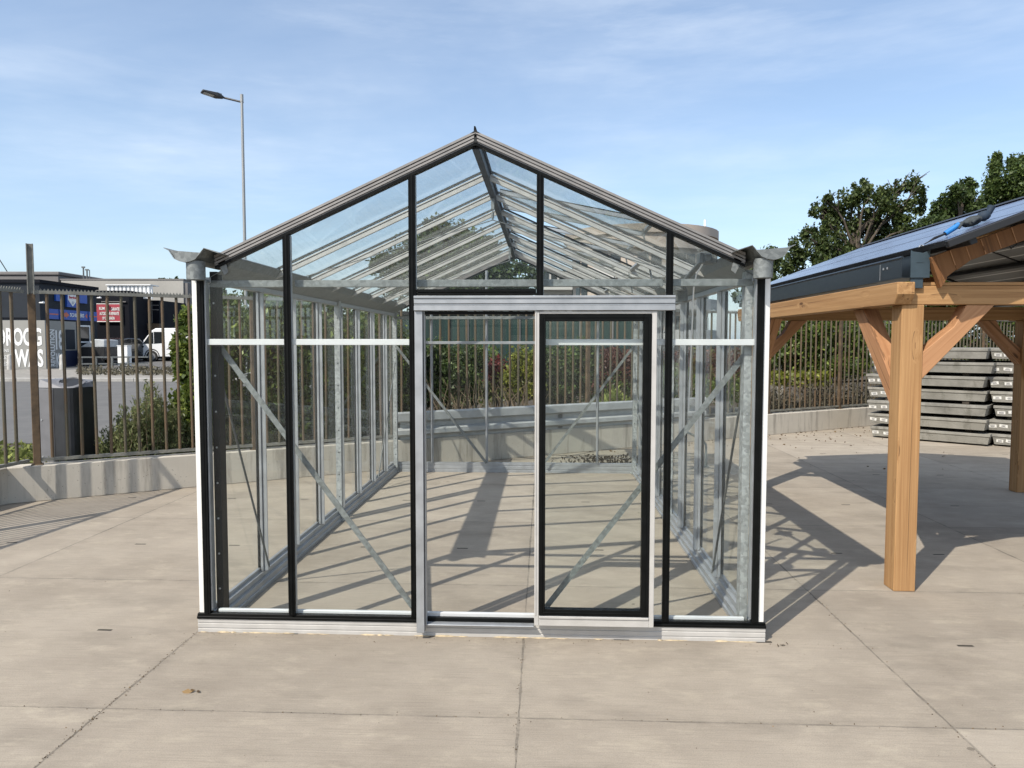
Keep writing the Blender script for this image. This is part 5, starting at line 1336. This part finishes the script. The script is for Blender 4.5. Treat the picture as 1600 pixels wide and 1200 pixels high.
    mb = MB(); mb.tube([P(l0, d+.6, z0+.42), P(l0-.9, d+.6, z0+.40)], .04, 6); mb.tube([P(l0-.8, d+.6, z0+.40), P(l0-.8, d+.6, z0-.08)], .03, 6); mb.build('tow_bar', 'galv_dull', t)
    d = 36.6; mb = MB(); mb.fbox(LAT(184, d), LAT(199.5, d), d, d+.4, ground_h(d)+.10, ZZ(541, d)); mb.fbox(LAT(183.5, d), LAT(200, d), d-.02, d+.42, ZZ(541, d), ZZ(540, d)); mb.fbox(LAT(198, d), LAT(198.7, d), d-.012, d, 1.0, 1.2)
    mb.build('cabinet', 'white_paint', label='plain white street cabinet behind the low crash rail', cat='cabinet', bevel=.02)
    t = thing('crash_rail', P(LAT(170, 36), 36, .42), 'low dark crash rail in front of the parked vehicles', 'guard rail')
    mb = MB()
    for py in (558.5, 569): a, b = P(LAT(122, 36), 36, ZZ(py, 36)), P(LAT(222, 36), 36.6, ZZ(py, 36)); mb.bar(a, b, .06, .07)
    mb.build('beam', 'galv_dull', t)
    for px in (127, 150, 175, 200): 
        mb = MB(); p = P(LAT(px, 36.1), 36.12, 0); mb.obox(Vector((p.x, p.y, .42+.28)), RH*.08, FH*.08, UP*.66); mb.build('post', 'galv_dull', t)
    for i, px in enumerate((15.5, 97.5)):
        d = 33.2; p = P(LAT(px, d), d, ground_h(d)+.12); mb = MB(); mb.lathe(p, [(.0, 0), (.13, 0), (.11, .62), (.09, .68), (.0, .70)], 14)
        mb.build('concrete_bollard', 'bollard', label='pale concrete bollard in front of the large white letters' if i == 0 else 'pale concrete bollard at the right corner of the grey wash cabin', cat='bollard', group='concrete bollards along the pavement')
    # green sheds and round apartment building beyond the back of the yard
    t = thing('green_shed', P(.2, 26, .1), 'long dark green sheet metal shed behind the shrubs', 'shed')
    mb = MB(); mb.fbox(LAT(590, 24), LAT(1020, 24), 24, 28, .1, 2.68); mb.build('wall', 'green_shed', t)
    mb = MB(); mb.fbox(LAT(585, 24), LAT(1025, 24), 23.9, 28.1, 2.68, 2.80); mb.build('roof', 'steel_dark', t)
    for px0, px1, py0, py1 in ((735, 765, 538, 570), (640, 652, 520, 540)):
        mb = MB(); fr(mb, px0, px1, 23.96, py0, py1, .035); mb.build('door', 'green_pale', t)
    for px in (700, 729, 810, 905, 955):
        mb = MB(); fr(mb, px, px+3, 23.95, 489, 545, .045); mb.build('post', 'flat_roof', t)
    d = 70; c = P(LAT(998, d), d, 1.2)
    t = thing('round_apartment_building', c, 'round buff apartment building with pale balcony bands behind the glasshouse roof', 'building')
    R_ = 7.3; zt = 12.0
    mb = MB(); mb.lathe(Vector((c.x, c.y, 0)), [(R_-.9, 1), (R_-.9, zt-2.0), (R_-.3, zt-2.0), (R_-.3, zt-.8), (R_-.05, zt-.75), (R_-.05, zt), (0, zt+.12)], 40); mb.build('wall', 'tower', t)
    for k in range(3):
        z = 1.9+k*2.75; mb = MB(); mb.lathe(Vector((c.x, c.y, 0)), [(R_-.9, z), (R_+.1, z), (R_+.1, z+1.0), (R_, z+1.0), (R_, z+.12), (R_-.9, z+.12)], 40); mb.build('balcony', 'flat_band', t)
        mb = MB()
        for j in range(34):
            a = 2*math.pi*j/34; p = Vector((c.x+(R_-.88)*math.cos(a), c.y+(R_-.88)*math.sin(a), z+1.25)); tn = Vector((-math.sin(a), math.cos(a), 0)); nn = Vector((math.cos(a), math.sin(a), 0))
            if j % 3: mb.obox(p, tn*.9, nn*.06, UP*1.9)
        mb.build('window_row', 'window_dark', t)
    mb = MB(); p = P(LAT(1098, d-4), d-4, zt); mb.tube([p, p+UP*.8], .10, 8); mb.build('flue', 'white_paint', t)
    mb = MB(); mb.fbox(LAT(845, 82), LAT(935, 82), 82, 92, .5, ZZ(424, 82)); t = thing('apartment_building', P(LAT(890, 82), 87, 1), 'pale apartment block with long balconies left of the round building', 'building')
    mb.build('wall', 'flat_block', t)
    for k in range(3):
        z = ZZ(424, 82)-1.2-k*2.7; mb = MB(); mb.fbox(LAT(843, 81), LAT(937, 81), 80.8, 81.9, z-1.0, z); mb.build('balcony', 'flat_band', t)
        mb = MB()
        for q in range(7): mb.fbox(LAT(848+q*12.5, 82), LAT(857+q*12.5, 82), 81.92, 81.99, z+.02, z+1.2)
        mb.build('window_row', 'window_dark', t)

# ------------------------------------------------------------------ sky, sun, camera
SUNV = Vector((-.608, -.766, 1.0)).normalized()      # towards the sun
def light_and_camera():
    w = bpy.data.worlds.new('World'); SC.world = w; w.use_nodes = True
    k = N('w', world=w)
    el = math.asin(SUNV.z); rot = math.atan2(SUNV.x, SUNV.y)
    sky = k.n('ShaderNodeTexSky', sky_type='NISHITA', sun_disc=False, sun_elevation=el, sun_rotation=rot, altitude=0, air_density=1.0, dust_density=1.4, ozone_density=1.6)
    g = k.n('ShaderNodeTexCoord').outputs['Generated']; sp = k.n('ShaderNodeSeparateXYZ', ins={'Vector': g})
    zz = k.math('ADD', k.math('MAXIMUM', sp.outputs[2], 0.0), .12)
    cx, cy = k.math('DIVIDE', sp.outputs[0], zz), k.math('DIVIDE', sp.outputs[1], zz)
    cv = k.n('ShaderNodeCombineXYZ', ins={'X': cx, 'Y': cy}).outputs[0]
    m1 = k.n('ShaderNodeMapping', ins={'Vector': cv, 'Rotation': (0, 0, .85), 'Scale': (.55, 1.7, 1)}).outputs[0]
    n1 = k.noise(m1, .75, 9, .62)
    dv = k.n('ShaderNodeCombineXYZ', ins={'X': sp.outputs[0], 'Y': sp.outputs[2]}).outputs[0]
    n2 = k.noise(k.n('ShaderNodeMapping', ins={'Vector': dv, 'Rotation': (0, 0, -.82), 'Scale': (1.3, 7.5, 1)}).outputs[0], 1.5, 8, .62)
    n3 = k.noise(k.n('ShaderNodeMapping', ins={'Vector': dv, 'Rotation': (0, 0, -.6), 'Scale': (2.0, 3.4, 1), 'Location': (.3, .1, 0)}).outputs[0], 1.5, 5, .55)
    cl = k.math('MULTIPLY', k.ramp(n1, [(.40, 0.0), (.80, 1.0)]), .36)
    cl = k.math('ADD', cl, k.math('MULTIPLY', k.ramp(n2, [(.46, 0.0), (.76, 1.0)]), .44))
    cl = k.math('MULTIPLY', cl, k.ramp(n3, [(.34, .15), (.66, 1.0)]), clamp=True)
    cl = k.math('ADD', cl, .07, clamp=True)
    over = k.ramp(sp.outputs[2], [(.60, 0.0), (.88, .62)])        # whitening added to the unseen sky overhead, to neutralise bluish shadows
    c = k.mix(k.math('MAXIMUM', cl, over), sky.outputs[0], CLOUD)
    c = k.mix(k.ramp(sp.outputs[2], [(.0, .27), (.30, .05)]), c, HAZE)
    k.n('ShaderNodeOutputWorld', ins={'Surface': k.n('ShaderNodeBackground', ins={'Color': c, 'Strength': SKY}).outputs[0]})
    s = bpy.data.lights.new('sun', 'SUN'); s.energy = SUN; s.angle = rad(.5); s.color = (1.0, .935, .83)
    so = bpy.data.objects.new('sun', s); COL.objects.link(so); so.rotation_euler = (-SUNV).to_track_quat('-Z', 'Y').to_euler(); so.location = (-12, -16, 20)
    cd = bpy.data.cameras.new('camera'); co = bpy.data.objects.new('camera', cd); COL.objects.link(co)
    cd.sensor_fit = 'HORIZONTAL'; cd.sensor_width = 36; cd.lens = 36*FPX/1600; cd.clip_start = .05; cd.clip_end = 3000
    m = Matrix((_r, _u, -_f)).transposed().to_4x4(); m.translation = CAM; co.matrix_world = m
    SC.camera = co
    SC.view_settings.view_transform = 'Standard'; SC.view_settings.look = 'None'; SC.view_settings.gamma = 1.0; SC.view_settings.exposure = EXPO
    cy = SC.cycles; cy.transparent_max_bounces = 64; cy.max_bounces = 10; cy.diffuse_bounces = 3; cy.glossy_bounces = 5; cy.transmission_bounces = 6
    cy.use_denoising = True; cy.caustics_reflective = False; cy.caustics_refractive = False; cy.sample_clamp_indirect = 6.0
    SC.render.engine = 'CYCLES'
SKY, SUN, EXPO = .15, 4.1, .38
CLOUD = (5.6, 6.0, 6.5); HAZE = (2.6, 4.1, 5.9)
background(); light_and_camera()
